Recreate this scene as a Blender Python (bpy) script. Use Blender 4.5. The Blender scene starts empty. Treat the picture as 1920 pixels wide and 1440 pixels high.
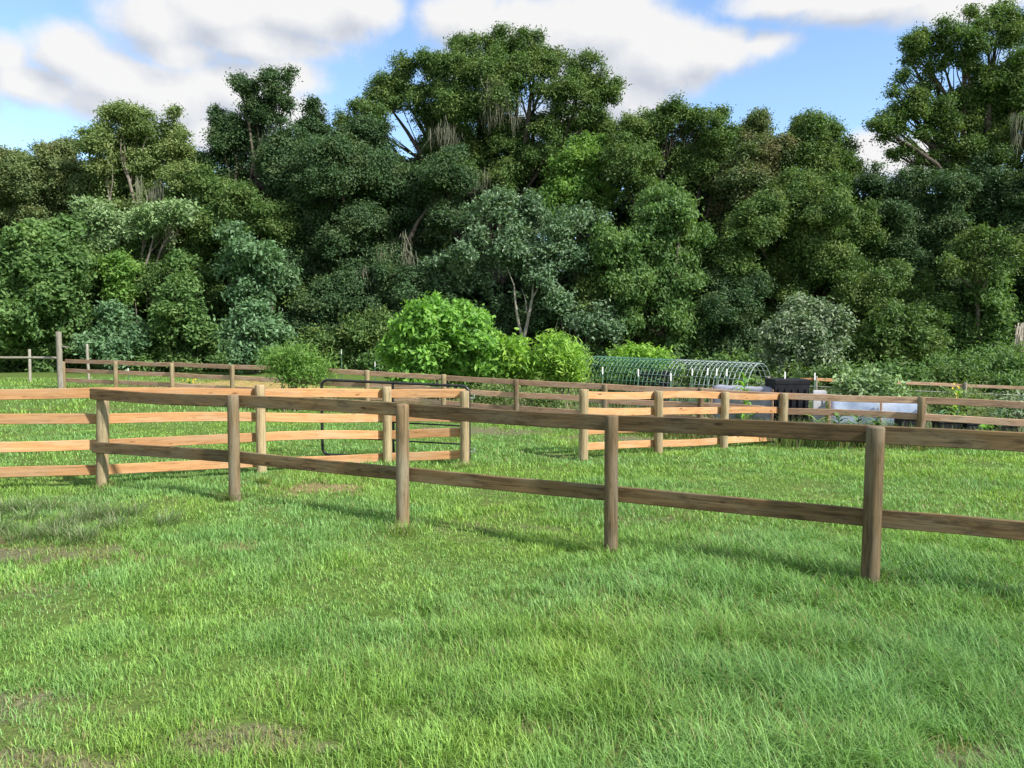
import bpy, math, random
import numpy as np
from mathutils import Vector, Matrix

random.seed(7)
rng = np.random.default_rng(11)
scene = bpy.context.scene
col = scene.collection
R = math.radians

# ------------------------------------------------------------------ camera
FPX = 1400.0
CAMZ = 2.1
PITCH = math.atan(92 / FPX)
cam_d = bpy.data.cameras.new("camera")
cam = bpy.data.objects.new("camera", cam_d)
col.objects.link(cam)
cam.location = (0, 0, CAMZ)
cam.rotation_euler = (math.pi / 2 - PITCH, 0, 0)
cam_d.sensor_width = 36
cam_d.lens = FPX / 1920 * 36
cam_d.clip_start = 0.05
cam_d.clip_end = 3000
scene.camera = cam
_sp, _cp = math.sin(PITCH), math.cos(PITCH)


def ray(px, py):
    cx, cy = (px - 960) / FPX, (720 - py) / FPX
    return Vector((cx, _cp + cy * _sp, -_sp + cy * _cp))


def at(px, py, Y):
    d = ray(px, py)
    t = Y / d.y
    return Vector((d.x * t, Y, CAMZ + d.z * t))


def xat(px, Y, py=700):
    return at(px, py, Y).x


def sstep(v, a, b):
    t = np.clip((v - a) / (b - a), 0, 1)
    return t * t * (3 - 2 * t)


def vnoise(x, y, scale=1.0, seed=0):
    """smooth value noise 0..1, vectorised"""
    x = np.asarray(x, float) * scale + 37.1 * seed
    y = np.asarray(y, float) * scale - 17.7 * seed
    xi, yi = np.floor(x).astype(np.int64), np.floor(y).astype(np.int64)
    xf, yf = x - xi, y - yi

    def h(a, b):
        n = (a * 374761393 + b * 668265263 + seed * 1442695) & 0x7fffffff
        n = ((n ^ (n >> 13)) * 1274126177) & 0x7fffffff
        return ((n ^ (n >> 16)) & 0xffff) / 65535.0
    u, v = xf * xf * (3 - 2 * xf), yf * yf * (3 - 2 * yf)
    return (h(xi, yi) * (1 - u) + h(xi + 1, yi) * u) * (1 - v) + (h(xi, yi + 1) * (1 - u) + h(xi + 1, yi + 1) * u) * v


def fbm(x, y, scale, seed=0, octv=3):
    s, a, t = 0, 1, 0
    for k in range(octv):
        s = s + a * vnoise(x, y, scale * 2 ** k, seed + k)
        t += a
        a *= .5
    return s / t


def H(x, y):
    """height of the ground"""
    x, y = np.asarray(x, float), np.asarray(y, float)
    z = -0.05 * sstep(y, 8, 12.5)
    z = z - 0.22 * sstep(y, 11.5, 16.5) * sstep(x, -3, 4) * (1 - sstep(y, 34, 48))
    z = z + 0.22 * sstep(-x, 6, 12) * sstep(y, 15, 24) * (1 - sstep(y, 36, 50))
    z = z - .115 * np.exp(-((x + .2) ** 2 + ((y - 7.75) * 1.2) ** 2) / (2 * 1.25 ** 2))
    near = 1 - sstep(np.hypot(x, y), 15, 40)
    return z + (fbm(x, y, .55, 5, 2) - .5) * .13 * near + (fbm(x, y, .12, 9, 2) - .5) * .08


def gz(x, y):
    return float(H(x, y))


# ------------------------------------------------------------------ materials
def new_mat(name):
    m = bpy.data.materials.new(name)
    m.use_nodes = True
    nt = m.node_tree
    nt.nodes.clear()
    out = nt.nodes.new("ShaderNodeOutputMaterial")
    return m, nt, out


def N(nt, typ, **kw):
    n = nt.nodes.new("ShaderNode" + typ)
    for k, v in kw.items():
        if k.startswith("i_"):
            n.inputs[int(k[2:]) if k[2:].isdigit() else k[2:].replace("_", " ")].default_value = v
        else:
            setattr(n, k, v)
    return n


def ramp(nt, fac, stops):
    r = nt.nodes.new("ShaderNodeValToRGB")
    e = r.color_ramp.elements
    while len(e) < len(stops):
        e.new(.5)
    for i, (p, c) in enumerate(stops):
        e[i].position = p
        e[i].color = (*c, 1) if len(c) == 3 else c
    nt.links.new(fac, r.inputs[0])
    return r.outputs[0]


def mixc(nt, fac, a, b, mode='MIX'):
    m = nt.nodes.new("ShaderNodeMix")
    m.data_type = 'RGBA'
    m.blend_type = mode
    for sock, v in ((m.inputs[0], fac), (m.inputs[6], a), (m.inputs[7], b)):
        if hasattr(v, "is_linked"):
            nt.links.new(v, sock)
        elif isinstance(v, (int, float)):
            sock.default_value = v
        else:
            sock.default_value = (*v, 1)
    return m.outputs[2]


def mth(nt, op, a, b=None, clamp=False):
    m = nt.nodes.new("ShaderNodeMath")
    m.operation = op
    m.use_clamp = clamp
    for s, v in ((m.inputs[0], a), (m.inputs[1], b)):
        if v is None:
            continue
        if hasattr(v, "is_linked"):
            nt.links.new(v, s)
        else:
            s.default_value = v
    return m.outputs[0]


def wood_mat(name, light, dark, grey, grey_amt=.5, knots=.5, axis='X', bump=.3, rough=.8, stain=.6):
    m, nt, out = new_mat(name)
    L = nt.links.new
    tc = N(nt, "TexCoord")
    oi = N(nt, "ObjectInfo")
    off = N(nt, "VectorMath", operation='SCALE')
    cb = N(nt, "CombineXYZ")
    L(oi.outputs["Random"], cb.inputs[0]); L(oi.outputs["Random"], cb.inputs[1]); L(oi.outputs["Random"], cb.inputs[2])
    L(cb.outputs[0], off.inputs[0]); off.inputs["Scale"].default_value = 61.0
    add = N(nt, "VectorMath", operation='ADD')
    L(tc.outputs["Object"], add.inputs[0]); L(off.outputs[0], add.inputs[1])

    def mapped(along, across):
        mp = N(nt, "Mapping")
        sc = (along, across, across) if axis == 'X' else (across, across, along)
        mp.inputs["Scale"].default_value = sc
        L(add.outputs[0], mp.inputs["Vector"])
        return mp.outputs[0]
    g = N(nt, "TexNoise"); g.inputs["Scale"].default_value = 1; g.inputs["Detail"].default_value = 8
    g.inputs["Roughness"].default_value = .65
    g.inputs["Distortion"].default_value = .6
    L(mapped(1.3, 38), g.inputs["Vector"])
    c = ramp(nt, g.outputs[0], [(.32, dark), (.62, light)])
    # weathering blotches
    b = N(nt, "TexNoise"); b.inputs["Scale"].default_value = 1; b.inputs["Detail"].default_value = 5
    L(mapped(1.7, 7), b.inputs["Vector"])
    bf = ramp(nt, b.outputs[0], [(.45, (0, 0, 0)), (.68, (1, 1, 1))])
    c = mixc(nt, mth(nt, 'MULTIPLY', bf, grey_amt), c, grey)
    # fine dark checks along the grain
    ck = N(nt, "TexNoise"); ck.inputs["Scale"].default_value = 1; ck.inputs["Detail"].default_value = 3
    L(mapped(2.2, 90), ck.inputs["Vector"])
    cf = ramp(nt, ck.outputs[0], [(.30, (1, 1, 1)), (.40, (0, 0, 0))])
    c = mixc(nt, mth(nt, 'MULTIPLY', cf, .65), c, tuple(v * .35 for v in dark))
    # dark weather stains and long splits
    st = N(nt, "TexNoise"); st.inputs["Scale"].default_value = 1; st.inputs["Detail"].default_value = 7; st.inputs["Roughness"].default_value = .7
    L(mapped(3.5, 16), st.inputs["Vector"])
    sf = ramp(nt, st.outputs[0], [(.50, (0, 0, 0)), (.66, (1, 1, 1))])
    c = mixc(nt, mth(nt, 'MULTIPLY', sf, stain), c, tuple(v * .45 for v in dark))
    sl_ = N(nt, "TexNoise"); sl_.inputs["Scale"].default_value = 1; sl_.inputs["Detail"].default_value = 2
    L(mapped(.9, 55), sl_.inputs["Vector"])
    lf = ramp(nt, sl_.outputs[0], [(.27, (1, 1, 1)), (.31, (0, 0, 0))])
    c = mixc(nt, mth(nt, 'MULTIPLY', lf, stain), c, tuple(v * .2 for v in dark))
    # knots
    if knots:
        v = N(nt, "TexVoronoi"); v.inputs["Scale"].default_value = 1
        L(mapped(2.3, 7.5), v.inputs["Vector"])
        kf = ramp(nt, v.outputs["Distance"], [(.05, (1, 1, 1)), (.14, (0, 0, 0))])
        c = mixc(nt, mth(nt, 'MULTIPLY', kf, knots), c, (dark[0] * .4, dark[1] * .33, dark[2] * .3))
    hs = N(nt, "HueSaturation")
    L(c, hs.inputs["Color"])
    vv = N(nt, "MapRange"); L(oi.outputs["Random"], vv.inputs[0]); vv.inputs[3].default_value = .72; vv.inputs[4].default_value = 1.16
    L(vv.outputs[0], hs.inputs["Value"])
    p = N(nt, "BsdfPrincipled"); p.inputs["Roughness"].default_value = rough
    p.inputs["Specular IOR Level"].default_value = .3
    L(hs.outputs[0], p.inputs["Base Color"])
    bp = N(nt, "Bump"); bp.inputs["Strength"].default_value = bump; bp.inputs["Distance"].default_value = .01
    L(g.outputs[0], bp.inputs["Height"]); L(bp.outputs[0], p.inputs["Normal"])
    L(p.outputs[0], out.inputs[0])
    return m


def leaf_mat(name, c_dark, c_light, c_alt, alt_amt=.25, transl=.3, rough=.55, nscale=.45, spec=.22, gain=(1.68, 1.86, 2.10)):
    c_dark, c_light, c_alt = [tuple(a * b for a, b in zip(c, gain)) for c in (c_dark, c_light, c_alt)]
    transl = transl * 1.25
    m, nt, out = new_mat(name)
    L = nt.links.new
    geo = N(nt, "NewGeometry")
    tc = N(nt, "TexCoord")
    n1 = N(nt, "TexNoise"); n1.inputs["Scale"].default_value = nscale; n1.inputs["Detail"].default_value = 4
    L(tc.outputs["Object"], n1.inputs["Vector"])
    f = mth(nt, 'ADD', mth(nt, 'MULTIPLY', geo.outputs["Random Per Island"], .55), mth(nt, 'MULTIPLY', n1.outputs[0], .55))
    c = ramp(nt, f, [(.25, c_dark), (.80, c_light)])
    n2 = N(nt, "TexNoise"); n2.inputs["Scale"].default_value = nscale * 1.7; n2.inputs["Detail"].default_value = 3
    mp = N(nt, "Mapping"); mp.inputs["Location"].default_value = (31, 7, 3)
    L(tc.outputs["Object"], mp.inputs[0]); L(mp.outputs[0], n2.inputs["Vector"])
    af = ramp(nt, n2.outputs[0], [(.50, (0, 0, 0)), (.66, (1, 1, 1))])
    c = mixc(nt, mth(nt, 'MULTIPLY', af, alt_amt), c, c_alt)
    p = N(nt, "BsdfPrincipled"); p.inputs["Roughness"].default_value = rough
    p.inputs["Specular IOR Level"].default_value = spec
    L(c, p.inputs["Base Color"])
    t = N(nt, "BsdfTranslucent")
    L(mixc(nt, 1.0, c, (1.25, 1.35, .55), 'MULTIPLY'), t.inputs[0])
    mx = N(nt, "MixShader"); mx.inputs[0].default_value = transl
    L(p.outputs[0], mx.inputs[1]); L(t.outputs[0], mx.inputs[2])
    L(mx.outputs[0], out.inputs[0])
    return m


def plain_mat(name, c1, c2, scale=6, rough=.5, metal=0, bump=0, spec=.5):
    m, nt, out = new_mat(name)
    L = nt.links.new
    tc = N(nt, "TexCoord")
    n1 = N(nt, "TexNoise"); n1.inputs["Scale"].default_value = scale; n1.inputs["Detail"].default_value = 6
    L(tc.outputs["Object"], n1.inputs["Vector"])
    c = ramp(nt, n1.outputs[0], [(.35, c1), (.65, c2)])
    p = N(nt, "BsdfPrincipled"); p.inputs["Roughness"].default_value = rough; p.inputs["Metallic"].default_value = metal
    p.inputs["Specular IOR Level"].default_value = spec
    L(c, p.inputs["Base Color"])
    if bump:
        bp = N(nt, "Bump"); bp.inputs["Strength"].default_value = bump; bp.inputs["Distance"].default_value = .05
        L(n1.outputs[0], bp.inputs["Height"]); L(bp.outputs[0], p.inputs["Normal"])
    L(p.outputs[0], out.inputs[0])
    return m


def blade_mat(name):
    m, nt, out = new_mat(name)
    L = nt.links.new
    a = N(nt, "Attribute", attribute_name="tint")
    p = N(nt, "BsdfPrincipled"); p.inputs["Roughness"].default_value = .5
    p.inputs["Specular IOR Level"].default_value = .35
    L(a.outputs["Color"], p.inputs["Base Color"])
    t = N(nt, "BsdfTranslucent")
    L(mixc(nt, 1.0, a.outputs["Color"], (1.2, 1.25, .6), 'MULTIPLY'), t.inputs[0])
    mx = N(nt, "MixShader"); mx.inputs[0].default_value = .35
    L(p.outputs[0], mx.inputs[1]); L(t.outputs[0], mx.inputs[2])
    L(mx.outputs[0], out.inputs[0])
    return m


M = {}
M['old_rail'] = wood_mat('weathered_rail_wood', (.205, .135, .063), (.088, .056, .026), (.185, .16, .105), .6, .95, stain=.75)
M['old_post'] = wood_mat('weathered_post_wood', (.235, .165, .088), (.105, .072, .037), (.26, .235, .17), .75, .4, axis='Z', bump=.5)
M['far_rail'] = wood_mat('far_rail_wood', (.58, .37, .245), (.38, .23, .145), (.56, .45, .35), .5, .4)
M['new_board'] = wood_mat('fresh_pine_board', (.60, .335, .155), (.43, .205, .08), (.52, .36, .22), .6, .95, bump=.2, stain=.35)
M['tan_post'] = wood_mat('treated_post_wood', (.38, .30, .17), (.22, .16, .085), (.36, .33, .22), .5, .2, axis='Z', bump=.4)
M['grey_post'] = wood_mat('silvered_post_wood', (.36, .33, .27), (.20, .18, .14), (.40, .38, .33), .6, .2, axis='Z', bump=.4)
M['bark'] = plain_mat('dark_bark', (.045, .036, .026), (.14, .12, .095), 5, .9, 0, .6, .2)
M['pale_bark'] = plain_mat('pale_bark', (.20, .185, .15), (.36, .335, .285), 4, .85, 0, .3, .2)
M['grey_bark'] = plain_mat('grey_bark', (.13, .11, .09), (.26, .23, .19), 5, .9, 0, .4, .2)
M['black_metal'] = plain_mat('black_painted_steel', (.010, .010, .011), (.022, .022, .024), 9, .35)
M['zinc'] = plain_mat('galvanised_steel', (.42, .44, .47), (.6, .62, .64), 9, .4, .6)
M['green_wire'] = plain_mat('green_coated_steel', (.045, .15, .09), (.11, .23, .155), 3, .6)
M['white_wire'] = plain_mat('pale_grey_steel', (.19, .26, .24), (.31, .38, .36), 3, .65)
M['stake'] = plain_mat('stake_green_paint', (.05, .12, .075), (.10, .19, .12), 5, .6)
M['stake_tip'] = plain_mat('stake_white_tip', (.72, .74, .72), (.85, .86, .84), 5, .6)
M['black_plastic'] = plain_mat('black_plastic', (.006, .0065, .009), (.014, .015, .019), 6, .6, 0, 0, .25)
M['blue_tarp'] = plain_mat('pale_blue_sheet', (.34, .44, .62), (.58, .66, .79), 2.0, .45, 0, .5)
M['grey_tarp'] = plain_mat('lavender_grey_sheet', (.20, .21, .27), (.34, .35, .41), 3.0, .55, 0, .5)
M['white_vinyl'] = plain_mat('white_board', (.34, .34, .37), (.48, .48, .51), 5, .5)
M['soil'] = plain_mat('potting_soil', (.03, .02, .014), (.07, .05, .035), 14, .95, 0, .5)
M['moss'] = plain_mat('grey_moss', (.10, .108, .075), (.20, .205, .145), 2.5, .9, 0, 0, .1)
M['dead_frond'] = plain_mat('dead_frond', (.22, .19, .15), (.42, .38, .32), 4, .9, 0, 0, .1)
M['blade'] = blade_mat('grass_blades')
# foliage of each kind of plant
M['lf_live'] = leaf_mat('leaves_live_oak', (.022, .046, .012), (.088, .130, .032), (.125, .140, .038), .45, .22)
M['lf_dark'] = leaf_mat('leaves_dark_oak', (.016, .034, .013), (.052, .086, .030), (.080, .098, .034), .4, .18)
M['lf_pale'] = leaf_mat('leaves_pale_oak', (.046, .074, .022), (.140, .170, .052), (.175, .175, .060), .5, .25)
M['lf_olive'] = leaf_mat('leaves_olive', (.042, .066, .022), (.120, .142, .050), (.165, .145, .055), .5, .22)
M['lf_mid'] = leaf_mat('leaves_mid_green', (.034, .064, .018), (.100, .158, .045), (.135, .175, .050), .4, .28)
M['lf_bright'] = leaf_mat('leaves_bright', (.048, .090, .020), (.135, .215, .045), (.18, .235, .055), .4, .32)
M['lf_silver'] = leaf_mat('leaves_silvery', (.032, .062, .026), (.110, .155, .075), (.155, .19, .115), .5, .2, .4)
M['lf_rust'] = leaf_mat('leaves_rusty', (.034, .056, .019), (.100, .122, .042), (.145, .105, .048), .6, .22)
M['lf_lime'] = leaf_mat('leaves_lime', (.042, .095, .018), (.170, .290, .052), (.215, .31, .06), .45, .33, .5, 1.2)
M['lf_yellow'] = leaf_mat('leaves_yellow_green', (.070, .130, .020), (.200, .300, .048), (.26, .32, .055), .4, .33, .5, 1.2)
M['lf_bloom'] = leaf_mat('leaves_and_pale_blooms', (.034, .062, .024), (.125, .155, .075), (.24, .245, .165), .7, .15, .5, 1.1)
M['lf_shrub'] = leaf_mat('leaves_round_shrub', (.034, .068, .028), (.105, .165, .072), (.14, .19, .09), .4, .25, .42, .9)
M['lf_vine'] = leaf_mat('leaves_pale_vine', (.06, .095, .035), (.17, .225, .09), (.23, .26, .13), .45, .22, .5, 1.0)
M['petal'] = plain_mat('yellow_petals', (.75, .50, .03), (.85, .65, .06), 8, .6)

# ------------------------------------------------------------------ object helpers


def mesh_np(name, verts, faces_flat, sizes, mat=None, smooth=False):
    """fast mesh from numpy arrays: verts (N,3), flat loop indices, loop count per face"""
    me = bpy.data.meshes.new(name)
    me.vertices.add(len(verts))
    me.vertices.foreach_set("co", np.asarray(verts, np.float32).ravel())
    me.loops.add(len(faces_flat))
    me.loops.foreach_set("vertex_index", np.asarray(faces_flat, np.int32))
    me.polygons.add(len(sizes))
    starts = np.concatenate(([0], np.cumsum(sizes)[:-1])).astype(np.int32)
    me.polygons.foreach_set("loop_start", starts)
    me.polygons.foreach_set("use_smooth", np.full(len(sizes), smooth, bool))
    me.update(calc_edges=True)
    me.validate()
    if mat:
        me.materials.append(mat)
    return me


class MB:
    """collects shapes that become ONE mesh"""

    def __init__(s):
        s.v, s.f, s.smooth = [], [], []

    def add(s, verts, faces, smooth=False):
        o = len(s.v)
        s.v += [tuple(p) for p in verts]
        s.f += [tuple(i + o for i in f) for f in faces]
        s.smooth += [smooth] * len(faces)

    def box(s, c, size, rotz=0, ch=.0):
        sx, sy, sz = (v / 2 for v in size)
        c = Vector(c)
        rot = Matrix.Rotation(rotz, 3, 'Z')
        P = []
        if ch <= 0:
            for x in (-sx, sx):
                for y in (-sy, sy):
                    for z in (-sz, sz):
                        P.append(c + rot @ Vector((x, y, z)))
            s.add(P, [(0, 1, 3, 2), (4, 6, 7, 5), (0, 4, 5, 1), (2, 3, 7, 6), (0, 2, 6, 4), (1, 5, 7, 3)])
            return
        ring = [(-sx + ch, -sy), (sx - ch, -sy), (sx, -sy + ch), (sx, sy - ch), (sx - ch, sy), (-sx + ch, sy), (-sx, sy - ch), (-sx, -sy + ch)]
        inn = [(x * (1 - ch / sx), y * (1 - ch / sy)) for x, y in ring]
        lv = [(-sz, inn), (-sz + ch, ring), (sz - ch, ring), (sz, inn)]
        for z, rg in lv:
            for x, y in rg:
                P.append(c + rot @ Vector((x, y, z)))
        F = [tuple(range(7, -1, -1)), tuple(range(24, 32))]
        for k in range(3):
            for i in range(8):
                j = (i + 1) % 8
                F.append((k * 8 + i, k * 8 + j, k * 8 + 8 + j, k * 8 + 8 + i))
        s.add(P, F)

    def tube(s, pts, rad, seg=8, cap=True, jitter=0.0):
        pts = [Vector(p) for p in pts]
        n = len(pts)
        if not hasattr(rad, '__len__'):
            rad = [rad] * n
        tang = []
        for i in range(n):
            t = pts[min(i + 1, n - 1)] - pts[max(i - 1, 0)]
            tang.append(t.normalized())
        up = Vector((0, 0, 1)) if abs(tang[0].z) < .9 else Vector((1, 0, 0))
        u = tang[0].cross(up).normalized()
        V = []
        for i in range(n):
            u = (u - tang[i] * u.dot(tang[i])).normalized()
            w = tang[i].cross(u)
            for k in range(seg):
                a = 2 * math.pi * k / seg
                r = rad[i] * (1 + random.uniform(-jitter, jitter))
                V.append(pts[i] + (u * math.cos(a) + w * math.sin(a)) * r)
        F = []
        for i in range(n - 1):
            for k in range(seg):
                j = (k + 1) % seg
                F.append((i * seg + k, i * seg + j, (i + 1) * seg + j, (i + 1) * seg + k))
        s.add(V, F, True)
        if cap:
            s.add(V[:seg], [tuple(range(seg - 1, -1, -1))])
            s.add(V[-seg:], [tuple(range(seg))])

    def build(s, name, mat, parent=None, origin=None, rot=None):
        """world-space vertices; origin/rot give the object its own local frame"""
        W = Matrix.Translation(origin or (0, 0, 0)) @ (rot.to_4x4() if rot else Matrix())
        inv = W.inverted()
        me = bpy.data.meshes.new(name)
        me.from_pydata([inv @ Vector(p) for p in s.v], [], s.f)
        me.polygons.foreach_set("use_smooth", s.smooth)
        me.update()
        me.materials.append(mat)
        return link(name, me, parent, W)


def link(name, me, parent=None, W=None):
    o = bpy.data.objects.new(name, me)
    col.objects.link(o)
    W = W or Matrix()
    if parent is not None:
        o.parent = parent
        o.matrix_local = parent.matrix_basis.inverted() @ W   # parents are top-level or one deep with no scale
        if parent.parent is not None:
            o.matrix_local = (parent.parent.matrix_basis @ parent.matrix_basis).inverted() @ W
    else:
        o.matrix_basis = W
    return o


def tag(o, label=None, cat=None, group=None, kind=None):
    if label:
        o["label"] = label
    if cat:
        o["category"] = cat
    if group:
        o["group"] = group
    if kind:
        o["kind"] = kind
    return o


def thing(name, loc, label, cat, group=None):
    o = bpy.data.objects.new(name, None)
    o.empty_display_size = .2
    col.objects.link(o)
    o.location = loc
    o.matrix_basis = Matrix.Translation(loc)
    return tag(o, label, cat, group)


# ------------------------------------------------------------------ ground
def make_ground():
    def axis(lo, hi, step, far):
        a = list(np.arange(lo, hi + .01, step))
        g, v = step, hi
        while v < far:
            g *= 1.25; v += g; a.append(v)
        g, v = step, lo
        pre = []
        while v > -far:
            g *= 1.25; v -= g; pre.append(v)
        return np.array(pre[::-1] + a)
    xs, ys = axis(-24, 24, .3, 900), axis(-4, 46, .3, 900)
    X, Y = np.meshgrid(xs, ys)
    Z = H(X, Y)
    V = np.stack([X.ravel(), Y.ravel(), Z.ravel()], 1)
    nx, ny = len(xs), len(ys)
    i, j = np.meshgrid(np.arange(nx - 1), np.arange(ny - 1))
    a = (j * nx + i).ravel()
    F = np.stack([a, a + 1, a + nx + 1, a + nx], 1)
    m, nt, out = new_mat('meadow_ground')
    L = nt.links.new
    tc = N(nt, "TexCoord")

    def noise(sc, det=5, loc=(0, 0, 0)):
        mp = N(nt, "Mapping"); mp.inputs["Location"].default_value = loc
        L(tc.outputs["Object"], mp.inputs[0])
        n = N(nt, "TexNoise"); n.inputs["Scale"].default_value = sc; n.inputs["Detail"].default_value = det
        L(mp.outputs[0], n.inputs["Vector"])
        return n.outputs[0]
    fine = noise(26, 6)
    c = ramp(nt, fine, [(.3, (.035, .060, .014)), (.62, (.105, .175, .036))])
    c2 = ramp(nt, noise(9, 6, (4, 4, 0)), [(.35, (.06, .11, .022)), (.7, (.16, .225, .052))])
    c = mixc(nt, .5, c, c2)
    c = mixc(nt, mth(nt, 'MULTIPLY', ramp(nt, noise(1.1, 4, (9, 2, 0)), [(.5, (0, 0, 0)), (.7, (1, 1, 1))]), .35), c, (.16, .13, .07))
    dirt = ramp(nt, noise(18, 7, (1, 8, 0)), [(.3, (.17, .115, .065)), (.7, (.36, .25, .15))])
    litter = ramp(nt, noise(24, 7, (3, 8, 0)), [(.3, (.09, .075, .052)), (.7, (.23, .19, .135))])
    ochre = ramp(nt, noise(5, 6, (2, 2, 0)), [(.3, (.30, .20, .075)), (.7, (.46, .33, .14))])
    sep = N(nt, "SeparateXYZ"); L(tc.outputs["Object"], sep.inputs[0])
    edge = mth(nt, 'MULTIPLY', mth(nt, 'SUBTRACT', noise(4.2, 7, (6, 6, 0)), .5), 2.6)
    for (cx, cy, rx, ry, cc, amt) in PATCHES:
        dx = mth(nt, 'DIVIDE', mth(nt, 'SUBTRACT', sep.outputs[0], cx), rx)
        dy = mth(nt, 'DIVIDE', mth(nt, 'SUBTRACT', sep.outputs[1], cy), ry)
        d = mth(nt, 'SQRT', mth(nt, 'ADD', mth(nt, 'MULTIPLY', dx, dx), mth(nt, 'MULTIPLY', dy, dy)))
        f = mth(nt, 'SUBTRACT', 1.0, mth(nt, 'ADD', d, edge))
        f = mth(nt, 'MULTIPLY', f, 3.0, True)
        c = mixc(nt, mth(nt, 'MULTIPLY', f, amt), c, {'dirt': dirt, 'ochre': ochre, 'litter': litter}[cc])
    p = N(nt, "BsdfPrincipled"); p.inputs["Roughness"].default_value = .95
    p.inputs["Specular IOR Level"].default_value = .1
    L(c, p.inputs["Base Color"])
    bp = N(nt, "Bump"); bp.inputs["Strength"].default_value = .7; bp.inputs["Distance"].default_value = .04
    L(fine, bp.inputs["Height"]); L(bp.outputs[0], p.inputs["Normal"])
    L(p.outputs[0], out.inputs[0])
    me = mesh_np('ground', V, F.ravel(), np.full(len(F), 4), m, True)
    tag(link('ground', me), 'green meadow ground with a few bare patches', 'ground', None, 'structure')


def gp(px, py):
    """ground point under a photo pixel"""
    d = ray(px, py)
    z = 0
    for _ in range(6):
        t = (z - CAMZ) / d.z
        x, y = d.x * t, d.y * t
        z = gz(x, y)
    return x, y


PATCHES = []
for (px, py, rx, ry, cc, a) in ((600, 915, .75, .45, 'dirt', .75), (110, 1038, 1.2, .34, 'litter', .68), (440, 1025, .5, .16, 'dirt', .45), (20, 1015, .7, .25, 'dirt', .6),
                                (20, 1320, .45, .18, 'litter', .62), (420, 1385, .45, .15, 'litter', .6), (100, 1430, .45, .14, 'litter', .6), (560, 1400, .25, .09, 'litter', .5), (60, 1110, .4, .14, 'litter', .4), (1010, 1370, .2, .10, 'litter', .3), (940, 990, .8, .2, 'litter', .3), (1230, 975, .6, .2, 'litter', .3),
                                (1860, 1425, .35, .15, 'litter', .8), (900, 810, 1.6, .7, 'litter', .7), (1150, 822, 1.6, .6, 'litter', .7)):
    x, y = gp(px, py)
    PATCHES.append((x, y, rx, ry, cc, a))
PATCHES += [(-10.5, 29, 3.6, 4.5, 'ochre', .9), (-5.0, 26.5, 3, 3.5, 'ochre', .8), (7.0, 21.5, 6, 4.5, 'litter', .75), (2, 23, 3, 3, 'litter', .6),
            (0, 52, 70, 9, 'litter', .9), (12, 19, 5, 2, 'litter', .5)]
make_ground()

# ------------------------------------------------------------------ grass blades


def patch_mask(x, y):
    m = np.zeros_like(x)
    e = (fbm(x, y, 5.2, 21, 3) - .5) * 2.8
    for (cx, cy, rx, ry, cc, a) in PATCHES[:-1]:
        d = np.hypot((x - cx) / rx, (y - cy) / ry)
        m = np.maximum(m, np.clip((1 - d - e) * 3, 0, 1) * min(1, a * 1.05))
    return m


def blades(x, y, h, w, lean, col3, segs=2, curl=1.0, az=None):
    """vertices/faces for grass blades; returns V, loops, sizes, colours"""
    n = len(x)
    if az is None:
        az = rng.uniform(0, 2 * math.pi, n)
    d = np.stack([np.cos(az), np.sin(az), np.zeros(n)], 1)
    s = np.stack([-np.sin(az), np.cos(az), np.zeros(n)], 1)
    base = np.stack([x, y, H(x, y) - .01], 1)
    k = segs
    per = 2 * k + 1
    V = np.zeros((n, per, 3), np.float32)
    for i in range(k + 1):
        t = i / k
        c = base + d * (lean * h * t ** (1 + curl))[:, None] + np.array([0, 0, 1.]) * (h * (t - .35 * lean * t * t))[:, None]
        if i < k:
            ww = (w * (1 - .45 * t))[:, None] * .5
            V[:, 2 * i] = c - s * ww
            V[:, 2 * i + 1] = c + s * ww
        else:
            V[:, 2 * k] = c
    off = (np.arange(n) * per)[:, None]
    loops = []
    for i in range(k - 1):
        loops.append(off + np.array([[2 * i, 2 * i + 1, 2 * i + 3, 2 * i + 2]]))
    tri = off + np.array([[2 * k - 2, 2 * k - 1, 2 * k]])
    Lq = np.concatenate(loops, 0).ravel() if loops else np.zeros(0, int)
    C = np.repeat(col3[:, None, :], per, 1).reshape(-1, 3)
    return V.reshape(-1, 3), Lq, tri.ravel(), C


def make_grass_object(name, label, cat, chunks):
    Vs, Lq, Lt, Cs, o = [], [], [], [], 0
    for V, q, t, C in chunks:
        Vs.append(V); Lq.append(q + o); Lt.append(t + o); Cs.append(C); o += len(V)
    V = np.concatenate(Vs); q = np.concatenate(Lq); t = np.concatenate(Lt); C = np.concatenate(Cs)
    sizes = np.concatenate([np.full(len(q) // 4, 4), np.full(len(t) // 3, 3)])
    me = bpy.data.meshes.new(name)
    me.vertices.add(len(V)); me.vertices.foreach_set("co", V.astype(np.float32).ravel())
    loops = np.concatenate([q, t])
    me.loops.add(len(loops)); me.loops.foreach_set("vertex_index", loops.astype(np.int32))
    me.polygons.add(len(sizes))
    me.polygons.foreach_set("loop_start", np.concatenate(([0], np.cumsum(sizes)[:-1])).astype(np.int32))
    me.polygons.foreach_set("use_smooth", np.ones(len(sizes), bool))
    me.update(calc_edges=True)
    at_ = me.color_attributes.new("tint", 'FLOAT_COLOR', 'POINT')
    at_.data.foreach_set("color", np.concatenate([C, np.ones((len(C), 1))], 1).astype(np.float32).ravel())
    me.materials.append(M['blade'])
    tag(link(name, me), label, cat, None, 'stuff')


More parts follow.
